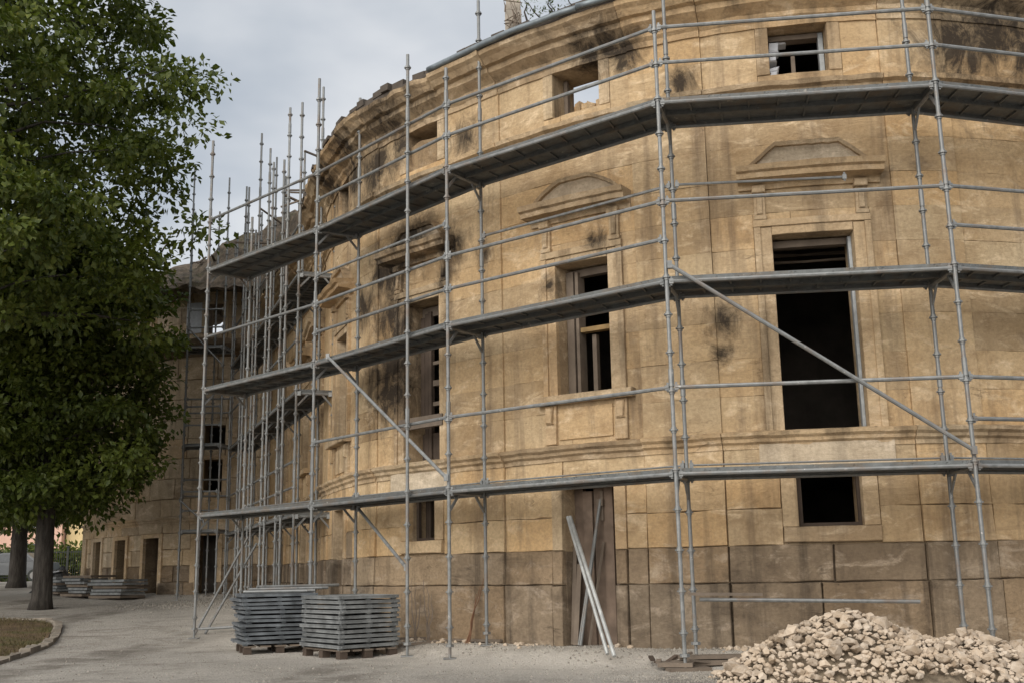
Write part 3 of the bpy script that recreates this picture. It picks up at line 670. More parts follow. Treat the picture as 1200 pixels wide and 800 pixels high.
S2 = empty('scaffold', (-4.6, 20.6, .2), 'steel scaffold along the straight receding wall, its deck ends cut short behind the corner scaffold', 'scaffold', 'scaffolds against the building')
A0, A1 = Vector((-3.56, 17.8)), Vector((-6.8, 26.1)); nrm = Vector((.93, .36)) * .62
FD = []
for k in range(6):
    p = A0.lerp(A1, k / 5); FD.append(((p.x, p.y), (p.x + nrm.x, p.y + nrm.y)))
for k, (o, i) in enumerate(FD):
    standard(S2, *o, (9.0, 8.6, 9.5, 8.3, 9.9, 9.0, 10.5)[k], ring0=1.96); standard(S2, *i, (8.4, 8.9, 7.4, 9.6, 8.2, 9.9, 9.6)[k], ring0=1.96)
    for z in LV: transom(S2, o, i, z)
for a, b in zip(FD, FD[1:]): frame_bay(S2, a, b, LV[:1], toe=False); frame_bay(S2, a, b, LV[1:], rails=(.84,), toe=False)
for k, (tp, ti) in enumerate(((9.3, 9.8), (8.9, 9.2), (10.2, 9.0), (9.6, 10.4))):
    p = A0.lerp(A1, (k + .45) / 5 + .02); standard(S2, p.x - .04, p.y - .03, tp); standard(S2, p.x + nrm.x * .9, p.y + nrm.y * .9, ti)
S3 = empty('scaffold', (-7.4, 26.4, .4), 'narrow tall scaffold tower in front of the far wing under the broken eaves', 'scaffold', 'scaffolds against the building')
E0, E0i, E1, E1i = (-7.95, 26.3), (-8.15, 27.0), (-7.05, 26.25), (-7.0, 27.05)
for p, tp in ((E0, 11.2), (E0i, 10.4), (E1, 10.8), (E1i, 9.6), ((-7.5, 27.1), 10.2), ((-7.45, 26.2), 8.6), ((-6.75, 26.9), 8.9)): standard(S3, *p, tp, ring0=2.0)
for z in (2.06, 4.1, 6.5):
    frame_bay(S3, (E1, E1i), (E0, E0i), [z], rails=(.45, .9), toe=False)
    transom(S3, E0, E0i, z); transom(S3, E1, E1i, z)
for z in (2.9, 3.3, 4.95, 5.3): ledger(S3, (*E0, z), (*E0i, z)); ledger(S3, (*E0i, z), (*E1i, z))
brace(S3, (E0[0], E0[1] - .05, 6.95), (E1[0], E1[1] - .05, 6.0)); brace(S3, (E0[0], E0[1] - .05, 2.75), (E0[0] + .55, E0[1], 2.25))

# ------------------------------------------------------------------ ground
def axis(lo, hi, a, b, fine):
    near = list(np.arange(a, b + 1e-6, fine)); o = []; x = a; st = fine
    while x > lo: st *= 1.35; x -= st; o.append(x)
    o = o[::-1] + near; x = b; st = fine
    while x < hi: st *= 1.35; x += st; o.append(x)
    return np.array(o)
gx = axis(-900, 900, -13, 8, .16); gy = axis(-60, 1500, 8.5, 32, .16)
GV = np.array([(x, y, ground_z(x, y)) for y in gy for x in gx]); nx = len(gx); ny = len(gy)
I = np.arange(nx * ny).reshape(ny, nx); GF = np.stack([I[:-1, :-1], I[:-1, 1:], I[1:, 1:], I[1:, :-1]], -1).reshape(-1, 4)
t = NT('dusty_gravel_ground')
a_ = t.noise(.55, 6, .6); b_ = t.noise(2.4, 7, .68, dist=.3); c2 = t.noise(38, 4, .7); st_ = t.noise(.9, 6, .65, t.mapping((.75, 1.0, 1), (0, 0, 0), (0, 0, .25)), .9)
c_ = t.mix(t.ramp(a_, [(.3, 0), (.7, 1)]), (.45, .415, .37), (.60, .56, .50))
c_ = t.mix(t.ramp(st_, [(.53, 0), (.68, .8)]), c_, (.26, .23, .195))
c_ = t.mix(t.ramp(b_, [(.53, 0), (.68, .6)]), c_, (.31, .275, .235))
c_ = t.mix(t.ramp(t.noise(1.7, 6, .7, t.mapping((1, 1, 1), (9, 4, 0))), [(.55, 0), (.68, .6)]), c_, (.40, .37, .33))
c_ = t.mix(t.ramp(c2, [(.35, .55), (.55, 0)]), c_, (.12, .10, .085)); c_ = t.mix(t.ramp(c2, [(.62, 0), (.74, .5)]), c_, (.5, .47, .43))
rut = t.n('ShaderNodeTexWave', wave_type='BANDS', bands_direction='X'); rut.inputs['Scale'].default_value = .09; rut.inputs['Distortion'].default_value = 3.0; rut.inputs['Detail'].default_value = 3; rut.inputs['Detail Scale'].default_value = .35; t.lk(t.mapping((1, .28, 1), (1.2, 0, 0), (0, 0, .32)), rut.inputs['Vector'])
c_ = t.mix(t.math('MULTIPLY', t.ramp(rut.outputs['Fac'], [(.80, 0), (.93, 1)]), t.ramp(t.noise(1.6, 5, .7), [(.38, 0), (.6, .7)])), c_, (.17, .15, .125))
at_ = t.n('ShaderNodeAttribute', attribute_name='dust')
c_ = t.mix(t.math('MULTIPLY', at_.outputs['Fac'], t.ramp(t.noise(1.3, 6, .65, t.mapping((1, 1, 1), (4, 2, 0))), [(.3, .25), (.55, .95)])), c_, (.68, .63, .56))
M['ground'] = t.fin(c_, .95, t.bump(c2, .9, .03, t.bump(t.noise(7, 8, .75), .9, .08)), spec=.1)
gme = np_mesh('ground', GV, GF, M['ground'], True)      # stone dust fallen along the wall foot
da = gme.attributes.new('dust', 'FLOAT', 'POINT'); dv = np.array([max(0.0, min(1.0, (2.6 - float(np.sqrt(((ALLP - (p[0], p[1])) ** 2).sum(1)).min())) / 1.7)) if -15 < p[0] < 12 and 8 < p[1] < 34 else 0.0 for p in GV]); da.data.foreach_set('value', dv.astype(np.float32))
g = bpy.data.objects.new('ground', gme); COL.objects.link(g); tag(g, 'pale dusty gravel yard in front of the building', 'ground', kind='structure')

def rock_mesh(name, seed, mat, sub=1):
    import bmesh
    bm = bmesh.new(); bmesh.ops.create_icosphere(bm, subdivisions=sub, radius=.5); rn = random.Random(seed)
    pl = [(Vector((rn.gauss(0, 1), rn.gauss(0, 1), rn.gauss(0, 1))).normalized(), rn.uniform(.24, .42)) for _ in range(9)]
    for v in bm.verts:
        for n_, d_ in pl:
            q = v.co.dot(n_)
            if q > d_: v.co -= n_ * (q - d_)
        v.co *= 1 + .12 * rn.uniform(-1, 1)
    me = bpy.data.meshes.new(name); bm.to_mesh(me); bm.free(); me.materials.append(mat); return me
t = NT('rubble_limestone'); c_ = t.mix(t.random(), (.49, .39, .29), (.22, .165, .115)); c_ = t.mix(t.ramp(t.noise(7, 6, .7), [(.4, 0), (.7, .7)]), c_, (.64, .56, .47)); c_ = t.mix(t.ramp(t.noise(11, 5, .7), [(.56, 0), (.72, .6)]), c_, (.24, .18, .125))
M['rubble'] = t.fin(c_, .95, t.bump(t.noise(24, 6, .7), .6, .015), spec=.1)
M['rubble_fines'] = plain('rubble_fines', (.22, .175, .125), .95, var=.5, scale=18, bump=.8)
ROCKS = [rock_mesh('stone', 50 + k, M['rubble']) for k in range(10)]
def pile_h(x, y):
    def cone(cx, cy, h, rx, ry, p=1.0): return h * max(0.0, 1 - ((abs(x - cx) / rx) ** 1.35 + (abs(y - cy) / ry) ** 1.5) ** p)
    return max(cone(2.95, 10.2, .58, 1.25, .68), cone(4.0, 10.1, .36, .95, .68), cone(3.45, 9.95, .36, 1.1, .6), cone(4.75, 10.1, .2, 1.1, .65))
PILE = empty('rubble_heap', (3.4, 10.1, 0), 'heap of pale broken limestone rubble at the foot of the scaffold', 'rubble heap')
core = MB(); V = []; nn = 90
for j in range(nn + 1):
    for i in range(nn + 1):
        x = 1.7 + 4.8 * i / nn; y = 9.3 + 1.65 * j / nn; V.append((x, y, pile_h(x, y) * .93 - .06 + .03 * hn(x * 13, y * 13)))
core.add(V, [(j * (nn + 1) + i, j * (nn + 1) + i + 1, (j + 1) * (nn + 1) + i + 1, (j + 1) * (nn + 1) + i) for j in range(nn) for i in range(nn)])
tag(core.build('rubble_core', M['rubble_fines'], PILE), kind='stuff')
rn = random.Random(21); placed = []; tries = 0
while len(placed) < 2000 and tries < 70000:
    tries += 1; x = rn.uniform(1.75, 6.3); y = rn.uniform(9.45, 10.85); h = pile_h(x, y)
    if h < .012 and rn.random() > .06: continue
    r = rn.choice((.035, .045, .05, .06, .085) if len(placed) < 330 else (.02, .028, .035, .045, .055)) * (1 if h > .03 else .7); z = h + r * .18
    if all((x - p[0]) ** 2 + (y - p[1]) ** 2 + (z - p[2]) ** 2 > ((r + p[3]) * .52) ** 2 for p in placed): placed.append((x, y, z, r))
placed.sort(key=lambda p: p[1] - 2.2 * p[2])
rest_r = MB()
def seen(p): return p[1] < 10.45 and abs(p[0] - 3.6) < 2.3
order = sorted(range(len(placed)), key=lambda k: (not seen(placed[k]), -placed[k][3]))
for q, k in enumerate(order):
    x, y, z, r = placed[k]; me = rn.choice(ROCKS); sc3 = (r * 2.3 * rn.uniform(.85, 1.25), r * 2.3 * rn.uniform(.75, 1.1), r * 1.9 * rn.uniform(.6, 1.0)); e = (rn.uniform(-.5, .5), rn.uniform(-.5, .5), rn.uniform(0, 6.28))
    mtx = Matrix.Translation((x - 3.4, y - 10.1, z)) @ Matrix.LocRotScale(None, __import__('mathutils').Euler(e), Vector(sc3))
    if q < 299:
        ob = bpy.data.objects.new('stone', me); COL.objects.link(ob); ob.parent = PILE; ob.matrix_local = mtx
    else:
        rest_r.add([mtx @ v.co + Vector((3.4, 10.1, 0)) for v in me.vertices], [tuple(p.vertices) for p in me.polygons])
tag(rest_r.build('small_stones', M['rubble'], PILE), kind='stuff')

# loose stones and grit on the yard, thicker along the wall foot
M['grit'] = plain('yard_grit', (.27, .245, .21), .95, var=.45, scale=20)
gr = MB(); rn = random.Random(4); tet = [(-1, -.6, -.4), (1, -.7, -.3), (.1, 1, -.4), (0, 0, .8)]
for k in range(11000):
    if k % 3 == 0: s_ = rn.uniform(7, 28); x, y = CW.at(s_, .08 + abs(rn.gauss(0, .45)))
    elif k % 9 == 1: x, y = rn.gauss(2.0, .5), rn.gauss(10.5, .3)
    elif k % 9 == 4: x, y = rn.gauss(-6.9, .8), rn.gauss(25.2, .9)
    else: y = 9.2 + 19 * rn.random() ** 1.6; x = rn.uniform(-.5 * y, .5 * y + .5)
    if k % 3 and CW.dist(x, y) < .1: continue
    if x > 5.5 or (x > -4 and y > 17.2): continue
    z = ground_z(x, y); r = rn.choice((.005, .006, .008, .01, .014, .022 if k % 3 == 0 else .012)) * (1.7 if k % 9 == 4 else 1); a = rn.uniform(0, 6.28); ca, sa = math.cos(a) * r, math.sin(a) * r
    q = rn.uniform(.6, 1.3)
    gr.add([(x + p[0] * ca - p[1] * sa * q, y + p[0] * sa + p[1] * ca * q, z + (p[2] + .25) * r) for p in tet], [(0, 2, 1), (0, 1, 3), (1, 2, 3), (2, 0, 3)])
tag(gr.build('loose_grit', M['grit']), 'small loose stones and grit scattered over the yard', 'gravel', kind='stuff')

fd = MB(); rn = random.Random(14)
for k in range(420):
    s_ = rn.uniform(8.5, 22); x, y = CW.at(s_, .07 + abs(rn.gauss(0, .16)))
    if hn(s_ * .9, 3, 1) < -.05: continue
    z = ground_z(x, y); me = rn.choice(ROCKS); r = rn.choice((.02, .025, .03, .04, .06)); mtx = Matrix.Translation((x, y, z + r * .2)) @ Matrix.Rotation(rn.uniform(0, 6.28), 4, 'Z') @ Matrix.Diagonal((r * 2, r * 1.6, r * 1.2, 1))
    fd.add([mtx @ v.co for v in me.vertices], [tuple(p.vertices) for p in me.polygons])
tag(fd.build('fallen_masonry', M['rubble']), 'small lumps of fallen masonry along the foot of the wall', 'rubble', kind='stuff')

# ------------------------------------------------------------------ stacked steel panels on pallets
def pallet(name, c, ang, L_, W_, z, label):
    p = empty(name, (*c, z), label, 'pallet', 'pallets under the steel stacks'); Rm = Matrix.Rotation(ang, 3, 'Z'); C0 = Vector((*c, z))
    for k in range(5):
        mb = MB(); mb.box(C0 + Rm @ Vector((-L_ / 2 + L_ * (k + .5) / 5, 0, .095)), (L_ / 5 - .05, W_, .02), Rm); mb.build('deck_board', M['wood'], p)
    for k in range(3):
        for j in range(3):
            mb = MB(); mb.box(C0 + Rm @ Vector(((k - 1) * (L_ / 2 - .06), (j - 1) * (W_ / 2 - .06), .042)), (.1, .1, .083), Rm); mb.build('block', M['wood_dark'], p)
    return p
def panel_mesh(L_, W_, T, seed):
    """steel frame panel: four channel edges, cross bars, thin sheet"""
    mb = MB(); rn = random.Random(seed)
    for sy in (-1, 1): mb.box((0, sy * (W_ / 2 - .02), 0), (L_, .04, T)); mb.box((0, sy * (W_ / 2 - .003), T * .34), (L_ + .004, .012, T * .24)); mb.box((0, sy * (W_ / 2 - .003), -T * .34), (L_ + .004, .012, T * .24))
    for sx in (-1, 1): mb.box((sx * (L_ / 2 - .02), 0, 0), (.04, W_ - .085, T)); mb.box((sx * (L_ / 2 - .002), 0, T * .33), (.014, W_ - .02, T * .24))
    for k in range(4): mb.box((-L_ / 2 + L_ * (k + 1) / 5, 0, 0), (.035, W_ - .085, T * .7))
    for sx in (-1, 0, 1):
        for sy in (-1, 1): mb.box((sx * (L_ / 2 - .05), sy * (W_ / 2 - .05), -T / 2 - .009), (.06, .05, .019))
    mb.box((0, 0, T * .2), (L_ - .09, W_ - .09, .006))
    for sx in (-1, 1):
        for sy in (-1, 1): mb.tube((sx * (L_ / 2 - .04), sy * (W_ / 2 + .001), -T * .1), (sx * (L_ / 2 - .04), sy * (W_ / 2 + .014), -T * .1), .012, n=6)
    return mb.mesh('steel_panel', M['panel'])
M['panel'] = plain('dull_steel_panel', (.22, .228, .228), .55, .35, var=.5, scale=6)
M['panel_blue'] = plain('bluish_steel_panel', (.15, .163, .175), .5, .35, var=.5, scale=6)
ORD = ['lowest', 'second', 'third', 'fourth', 'fifth', 'sixth', 'seventh', 'eighth', 'ninth', 'tenth', 'eleventh', 'twelfth', 'thirteenth']
def stack(c, ang, L_, W_, T, n, zb, label, group, jitter, mat, seed):
    rn = random.Random(seed); meshes = [panel_mesh(L_, W_, T, k) for k in range(3)]
    for me in meshes: me.materials[0] = mat
    z = zb
    for k in range(n):
        ob = bpy.data.objects.new('steel_panel', rn.choice(meshes)); COL.objects.link(ob)
        ob.location = (c[0] + rn.uniform(-1, 1) * jitter, c[1] + rn.uniform(-1, 1) * jitter, z + T / 2 + .0195)
        ob.rotation_euler = (rn.uniform(-.008, .008), rn.uniform(-.008, .008), ang + rn.uniform(-1, 1) * jitter * 1.2 + (math.pi if rn.random() < .5 else 0)); z += T + .0195
        tag(ob, ORD[k].capitalize() + ' ' + label if k < n - 1 else 'Topmost ' + label.replace('up from the pallet', ''), 'steel panel', group)
    return z
a1 = R(37); cn = Vector((-2.1, 13.33)); e1 = Vector((math.cos(a1), math.sin(a1))); e2 = Vector((-math.sin(a1), math.cos(a1)))
c1 = cn + e1 * .41 + e2 * .5; g1 = ground_z(*c1)
pallet('pallet', c1, a1, .8, 1.0, g1, 'wooden pallet under the squared stack of grey steel panels')
stack(c1, a1, .82, 1.0, .037, 11, g1 + .107, 'grey steel panel up from the pallet in the squared stack', 'panels of the squared stack', .014, M['panel'], 2)
c2_ = Vector((-3.2, 15.0)); g2 = ground_z(*c2_)
pallet('pallet', c2_, R(20), .95, .9, g2, 'pallet under the loosely piled bluish steel panels')
zt = stack(c2_, R(22), .98, .9, .034, 12, g2 + .107, 'bluish steel panel up from the pallet in the loosely piled stack', 'panels of the loose stack', .05, M['panel_blue'], 5)
for k in range(6):
    mb = MB(); a = R(5 + 6 * k); cc = Vector((c2_.x + .05 * k, c2_.y - .1 + .09 * k, zt + .025 + .03 * (k // 2))); d = Vector((math.cos(a), math.sin(a), 0)) * (.42 + .03 * k); mb.tube(cc - d, cc + d, .02, n=8)
    tag(mb.build('scaffold_tube', M['steel']), 'short steel tube lying on top of the loose panel stack', 'steel tube', 'tubes on the loose stack')

# ------------------------------------------------------------------ tubes and boards leaning about
def lean(name, a, b, mat, label, cat, group=None, r=.022, board=None):
    mb = MB()
    if board: mb.beam(a, b, *board)
    else:
        mb.tube(a, b, r, n=10); d = (Vector(b) - Vector(a)).normalized(); mb.tube(Vector(b) - d * .05, Vector(b), r * .72, n=8)
    return tag(mb.build(name, mat), label, cat, group)
M['tube_pale'] = plain('pale_aluminium_tube', (.44, .45, .44), .45, .35)
dx = WIN[(2, 'door')][1]
def dpos(u, d, z): x, y = CW.at(dx[1] - u * (dx[1] - dx[0]), d); return (x, y, z)
zf = ground_z(*CW.at(13.5, .6))
lean('scaffold_tube', (.945, 11.98, zf + .03), dpos(.09, .02, 1.60), M['tube_pale'], 'pale tube leaning across the blocked doorway, lower one of the crossed pair', 'steel tube')
lean('scaffold_tube', (1.0, 11.78, zf + .02), dpos(.15, .03, 1.60), M['tube_pale'], 'pale tube leaning across the blocked doorway, upper one of the crossed pair', 'steel tube')
lean('scaffold_tube', dpos(.30, .05, .13), dpos(.60, -.16, 1.80), M['steel'], 'thicker grey tube standing upright in the blocked doorway', 'steel tube', 'upright tubes in the doorway', r=.018)
lean('scaffold_tube', dpos(.22, .0, .13), dpos(.56, -.17, 1.72), M['steel'], 'slightly shorter grey tube standing upright in the blocked doorway', 'steel tube', 'upright tubes in the doorway', r=.016)
lean('board', dpos(.06, -.05, .13), dpos(.05, -.17, 1.25), M['wood'], 'taller grey board stood against the jamb of the blocked doorway', 'board', 'boards in the doorway', board=(.05, .02))
lean('board', dpos(.16, .0, .13), dpos(.13, -.17, 1.05), M['wood'], 'shorter wider grey board stood beside the one at the door jamb', 'board', 'boards in the doorway', board=(.06, .02))
lean('board', dpos(.42, .0, .13), dpos(.62, -.17, 1.3), M['wood'], 'pale narrow lath leaning on the door planks', 'board', board=(.035, .02))
# leaning frame by the far left upright of the corner scaffold
zq = ground_z(-5.1, 17.9)
for k, (ax, bx) in enumerate(((-5.12, -4.55), (-4.98, -4.42))):
    lean('scaffold_tube', (ax, 17.95 + .1 * k, zq + .02), (bx, 18.9 + .1 * k, zq + 1.55 - .1 * k), M['steel'], ('slim steel tube leaning right beside the last upright of the corner scaffold', 'slightly lower leaning steel tube parallel to the one beside the upright')[k], 'steel tube', 'tubes leaning on the scaffold end', r=.02)
lean('scaffold_tube', (-5.05, 17.9, zq + .1), (-4.3, 17.98, zq + .13), M['steel'], 'short steel tube lying at the foot of the leaning tubes', 'steel tube')
# timber packing under the corner upright
zp = ground_z(1.63, 11.12)
for k, (c, sz, rot) in enumerate((((1.66, 11.14, zp - .02 + .025), (.42, .2, .05), .15), ((1.55, 11.2, zp + .055), (.34, .16, .04), -.25), ((1.98, 11.45, zp + .05), (.9, .2, .045), .1), ((2.02, 11.5, zp + .10), (.8, .18, .035), .02))):
    mb = MB(); mb.box(c, sz, Matrix.Rotation(rot, 3, 'Z')); tag(mb.build('timber_block', M['wood']), ('thick timber offcut directly under the corner upright', 'short rough timber offcut laid over the one under the upright', 'long board on the ground between the inner and outer corner uprights', 'upper long board stacked between the corner uprights')[k], 'timber')
rn = random.Random(8)
for k in range(9):
    x, y = rn.gauss(1.5, .17), rn.gauss(11.35, .12); z = ground_z(x, y); a = rn.uniform(0, 3.1)
    mb = MB(); mb.beam((x, y, z + .03 + .02 * k % .1), (x + .25 * math.cos(a), y + .25 * math.sin(a), z + .05 + .06 * rn.random()), .05, .02); tag(mb.build('splinter', M['wood_dark'] if k % 2 else M['wood']), 'broken wood scrap in the litter by the corner upright', 'wood scrap', 'wood scraps by the upright')
for (p, q, lb) in (((-1.75, 14.9), (-.95, 14.75), 'thin board lying on the ground along the plinth'), ((-.85, 14.35), (-.2, 13.75), 'narrow pole lying on the ground behind the extra upright'), ((-1.5, 14.2), (-.7, 14.4), 'grey pole lying between the scaffold feet')):
    lean('board', (*p, ground_z(*p) + .03), (*q, ground_z(*q) + .035), M['wood'], lb, 'board', board=(.05, .03))
# dry branches against the plinth
for k, (s0, lb) in enumerate(((16.35, 'dry bare branch propped on the plinth below the shuttered window'), (16.1, 'thin dead twig leaning on the plinth'), (15.4, 'rust brown dry stalks leaning on the plinth beside the upright'))):
    mb = MB(); x, y = CW.at(s0, .28); z = ground_z(x, y); rn = random.Random(k)
    for j in range(3):
        p = [(x + rn.uniform(-.03, .03), y, z)]
        for m in range(6): s1 = s0 + (.28 - .1 * j) * (m + 1) / 6 * (1 if k < 2 else -.5); X, Y = CW.at(s1, .28 - .16 * (m + 1) / 6); p.append((X + rn.uniform(-.02, .02), Y - .02, z + .13 * (m + 1) * (1 - .12 * j)))
        mb.path(p, [.011 - .0012 * m for m in range(7)], 5)
    tag(mb.build('dry_branch', M['rust'] if k == 2 else M['wood']), lb, 'branch')

# ------------------------------------------------------------------ planting bed with kerb at the left
def kz(x, y): return ground_z(x, y)
KERB = [(-6.0, 12.2), (-6.35, 14.0), (-6.7, 15.6), (-7.1, 17.2), (-7.7, 18.9), (-8.2, 20.1), (-8.8, 20.8), (-9.8, 21.3), (-11, 21.5), (-14, 21.7)]
KC = Curve(KERB)
M['kerb'] = plain('worn_kerb_stone', (.22, .19, .155), .95, var=.35, scale=4)
kerb = empty('kerb', (-7.3, 16.2, 0), 'low worn stone kerb round the planting bed', 'kerb'); s_ = 0; rn = random.Random(2)
while s_ < KC.L - .5:
    L_ = rn.uniform(.45, .75); mb = MB(); n = 3; x, y = KC.at(s_ + L_ / 2); z = kz(x, y); cbox(mb, KC, s_ + .01, s_ + L_ - .012, z - .08, z + .065 + rn.uniform(-.035, .02), -.07, .07 + rn.uniform(-.01, .01), step=.12, jit=.05, inset=.025, seed=s_); mb.build('kerb_stone', M['kerb'], kerb); s_ += L_
bed = MB(); V = []; nb = 40; pts = [KC.at(KC.L * k / nb, .08) for k in range(nb + 1)]
for (x, y) in pts:
    for j in range(13):
        u = j / 12; X = x + (-16 - x) * u; Y = y + (min(y, 15) - y) * u; V.append((X, Y, kz(X, Y) + .035 + .06 * min(1, u * 6) + .03 * hn(X * 1.5, Y * 1.5, 4)))
bed.add(V, [(k * 13 + j, k * 13 + j + 1, (k + 1) * 13 + j + 1, (k + 1) * 13 + j) for k in range(nb) for j in range(12)])
t = NT('bed_soil'); c_ = t.mix(t.ramp(t.noise(3, 7, .7), [(.35, 0), (.65, 1)]), (.085, .062, .042), (.17, .12, .075)); c_ = t.mix(t.ramp(t.noise(1.1, 5, .6), [(.5, 0), (.65, .7)]), c_, (.075, .085, .03))
M['soil'] = t.fin(c_, .95, t.bump(t.noise(30, 5, .7), .8, .03), spec=.1)
tag(bed.build('planting_bed', M['soil']), 'bare brown planting bed with dry leaves', 'flower bed', kind='structure')
t = NT('dry_grass'); M['grass'] = t.fin(t.mix(t.noise(1.2, 3), (.12, .08, .04), (.055, .06, .02)), .9)
gv = []; gf = []; rn = random.Random(6)
for k in range(9000):
    s_ = rn.uniform(0, KC.L); u = rn.random() ** 1.5 * 5; x, y = KC.at(s_, .12 + u * (.25 if rn.random() < .3 else 1)); 
    if y > 21.4 or x < -15: continue
    z = kz(x, y) + .05 + .04 * min(1, u * 1.2); h = rn.uniform(.02, .09) * (1.5 if hn(x * .9, y * .9, 2) > .1 else .7); a = rn.uniform(0, 6.28); b = len(gv)
    gv += [(x, y, z), (x + .012 * math.cos(a), y + .012 * math.sin(a), z), (x + h * .5 * math.sin(a), y + h * .5 * math.cos(a), z + h * rn.uniform(.3, 1))]; gf.append((b, b + 1, b + 2))
o_ = bpy.data.objects.new('dry_grass', np_mesh('dry_grass', np.array(gv), np.array(gf), M['grass'])); COL.objects.link(o_); tag(o_, 'dry grass and leaf litter on the planting bed', 'grass', kind='stuff')

# ------------------------------------------------------------------ trees
def leaf_mat(name, dark, light, yellow):
    t = NT(name); rn_ = t.noise(1.3, 3); f2 = t.noise(23, 2)
    c = t.mix(t.ramp(rn_, [(.35, 0), (.68, 1)]), dark, light); c = t.mix(t.ramp(f2, [(.58, 0), (.72, .75)]), c, yellow); c = t.mix(t.ramp(f2, [(.25, .6), (.42, 0)]), c, tuple(q * .5 for q in dark))
    t.fin(c, .5, spec=.35)
    tr = t.n('ShaderNodeBsdfTranslucent'); t.lk(t.mix(1.0, c, (1.0, 1.15, .45), 'MULTIPLY'), tr.inputs['Color'])
    m = t.n('ShaderNodeMixShader'); m.inputs['Fac'].default_value = .28; t.lk(t.b.outputs[0], m.inputs[1]); t.lk(tr.outputs[0], m.inputs[2]); t.lk(m.outputs[0], t.o.inputs['Surface']); return t.m
M['leaf'] = leaf_mat('chestnut_leaf', (.052, .075, .014), (.118, .145, .024), (.24, .21, .038))
M['leaf2'] = leaf_mat('lime_leaf', (.052, .076, .015), (.12, .15, .026), (.21, .20, .04))
t = NT('tree_bark'); c_ = t.mix(t.ramp(t.noise(4, 6, .7, t.mapping((3, 3, .6))), [(.35, 0), (.65, 1)]), (.03, .026, .022), (.085, .075, .065)); M['bark'] = t.fin(c_, .95, t.bump(t.noise(6, 6, .7, t.mapping((3, 3, .5))), .9, .05))
def tree(name, base, trunk_r, fork_z, table, ncl, nleaf, lsize, seed, label, mat, keep=None, clr=.62, lean_=(0, 0)):
    """table: [(z, radius)] of the crown above the ground; leaves hang in clumps at the ends of limbs"""
    rg = np.random.default_rng(seed); bx, by = base; bz = ground_z(bx, by)
    T = empty(name, (bx, by, bz), label, 'tree', 'trees along the yard')
    zs = np.array([a for a, b in table]); rs = np.array([b for a, b in table]); top = zs[-1]
    cl = []; tries = 0
    while len(cl) < ncl and tries < ncl * 60:
        tries += 1; z = rg.uniform(zs[0], zs[-1]); r = np.interp(z, zs, rs); q = rg.random() ** .42 * r; a = rg.uniform(0, 2 * np.pi)
        lump = .86 + .30 * hn(math.cos(a) * 1.6 + seed, math.sin(a) * 1.6, z * .55)
        p = np.array([bx + lean_[0] * z + math.cos(a) * q * lump, by + lean_[1] * z + math.sin(a) * q * lump, z])
        if keep is not None and not keep(p): continue
        if len(cl) and np.min(np.linalg.norm(np.array(cl) - p, axis=1)) < clr * .55: continue
        cl.append(p)
    cl = np.array(cl)
    # trunk and limbs
    mb = MB(); axis_pts = [(bx, by, bz - .1), (bx + .02, by, bz + .25), (bx + lean_[0] * 1.5, by, bz + 1.5), (bx + lean_[0] * fork_z, by + lean_[1] * fork_z, fork_z), (bx + lean_[0] * top * .6 + .1, by + lean_[1] * top * .6, top * .62), (bx + lean_[0] * top * .9, by + lean_[1] * top * .9, top * .9)]
    mb.path(axis_pts, [trunk_r * 1.5, trunk_r * 1.12, trunk_r, trunk_r * .9, trunk_r * .42, trunk_r * .1], 14); mb.build('trunk', M['bark'], T, smooth=True)
    lb = MB(); A = [Vector(p) for p in axis_pts]
    idx = rg.permutation(len(cl))[:min(len(cl), 120)]
    for n_, k in enumerate(idx):
        p = Vector(cl[k]); zt = max(fork_z * .9, min(p.z - .3 - .5 * abs(rg.normal()), top * .8))
        for a_, b_ in zip(A, A[1:]):
            if a_.z <= zt <= b_.z: q = a_.lerp(b_, (zt - a_.z) / (b_.z - a_.z))
        mid = q.lerp(p, .5) + Vector((rg.normal() * .2, rg.normal() * .2, .25 + rg.normal() * .15)); r0 = trunk_r * (.34 if n_ < 12 else .16)
        lb.path([q, q.lerp(mid, .5) + Vector((rg.normal() * .1, rg.normal() * .1, 0)), mid, mid.lerp(p, .55) + Vector((0, 0, .08)), p], [r0, r0 * .8, r0 * .55, r0 * .32, .008], 6)
    lb.build('limbs', M['bark'], T, smooth=True)
    # leaves
    ci = rg.integers(0, len(cl), nleaf); rad = rg.uniform(.55, 1.15, len(cl))[ci] * clr
    d = rg.normal(size=(nleaf, 3)); d /= np.linalg.norm(d, axis=1)[:, None]; rr = rg.random(nleaf) ** .5
    P = cl[ci] + d * (rad * rr)[:, None] * np.array([1.15, 1.15, .62]); P[:, 2] -= .10 * rr
    ax = d + rg.normal(size=(nleaf, 3)) * .7; ax[:, 2] -= .45; ax /= np.linalg.norm(ax, axis=1)[:, None]
    nm = rg.normal(size=(nleaf, 3)) * .75 + np.array([0, 0, 1.0]); sd = np.cross(ax, nm); sd /= np.linalg.norm(sd, axis=1)[:, None] + 1e-9; up = np.cross(sd, ax)
    L_ = lsize * rg.uniform(.6, 1.25, nleaf)[:, None]; Wd = L_ * .30
    V = np.stack([P, P + ax * L_ * .5 + sd * Wd + up * L_ * .06, P + ax * L_ - up * L_ * .12, P + ax * L_ * .5 - sd * Wd + up * L_ * .06], 1).reshape(-1, 3)
    b = np.arange(nleaf)[:, None] * 4; F = np.concatenate([b + [[0, 1, 2]], b + [[0, 2, 3]]], 0)
    V = V - np.array([bx, by, bz])
    ob = bpy.data.objects.new('crown', np_mesh('crown', V, F, mat)); COL.objects.link(ob); ob.parent = T
    return T
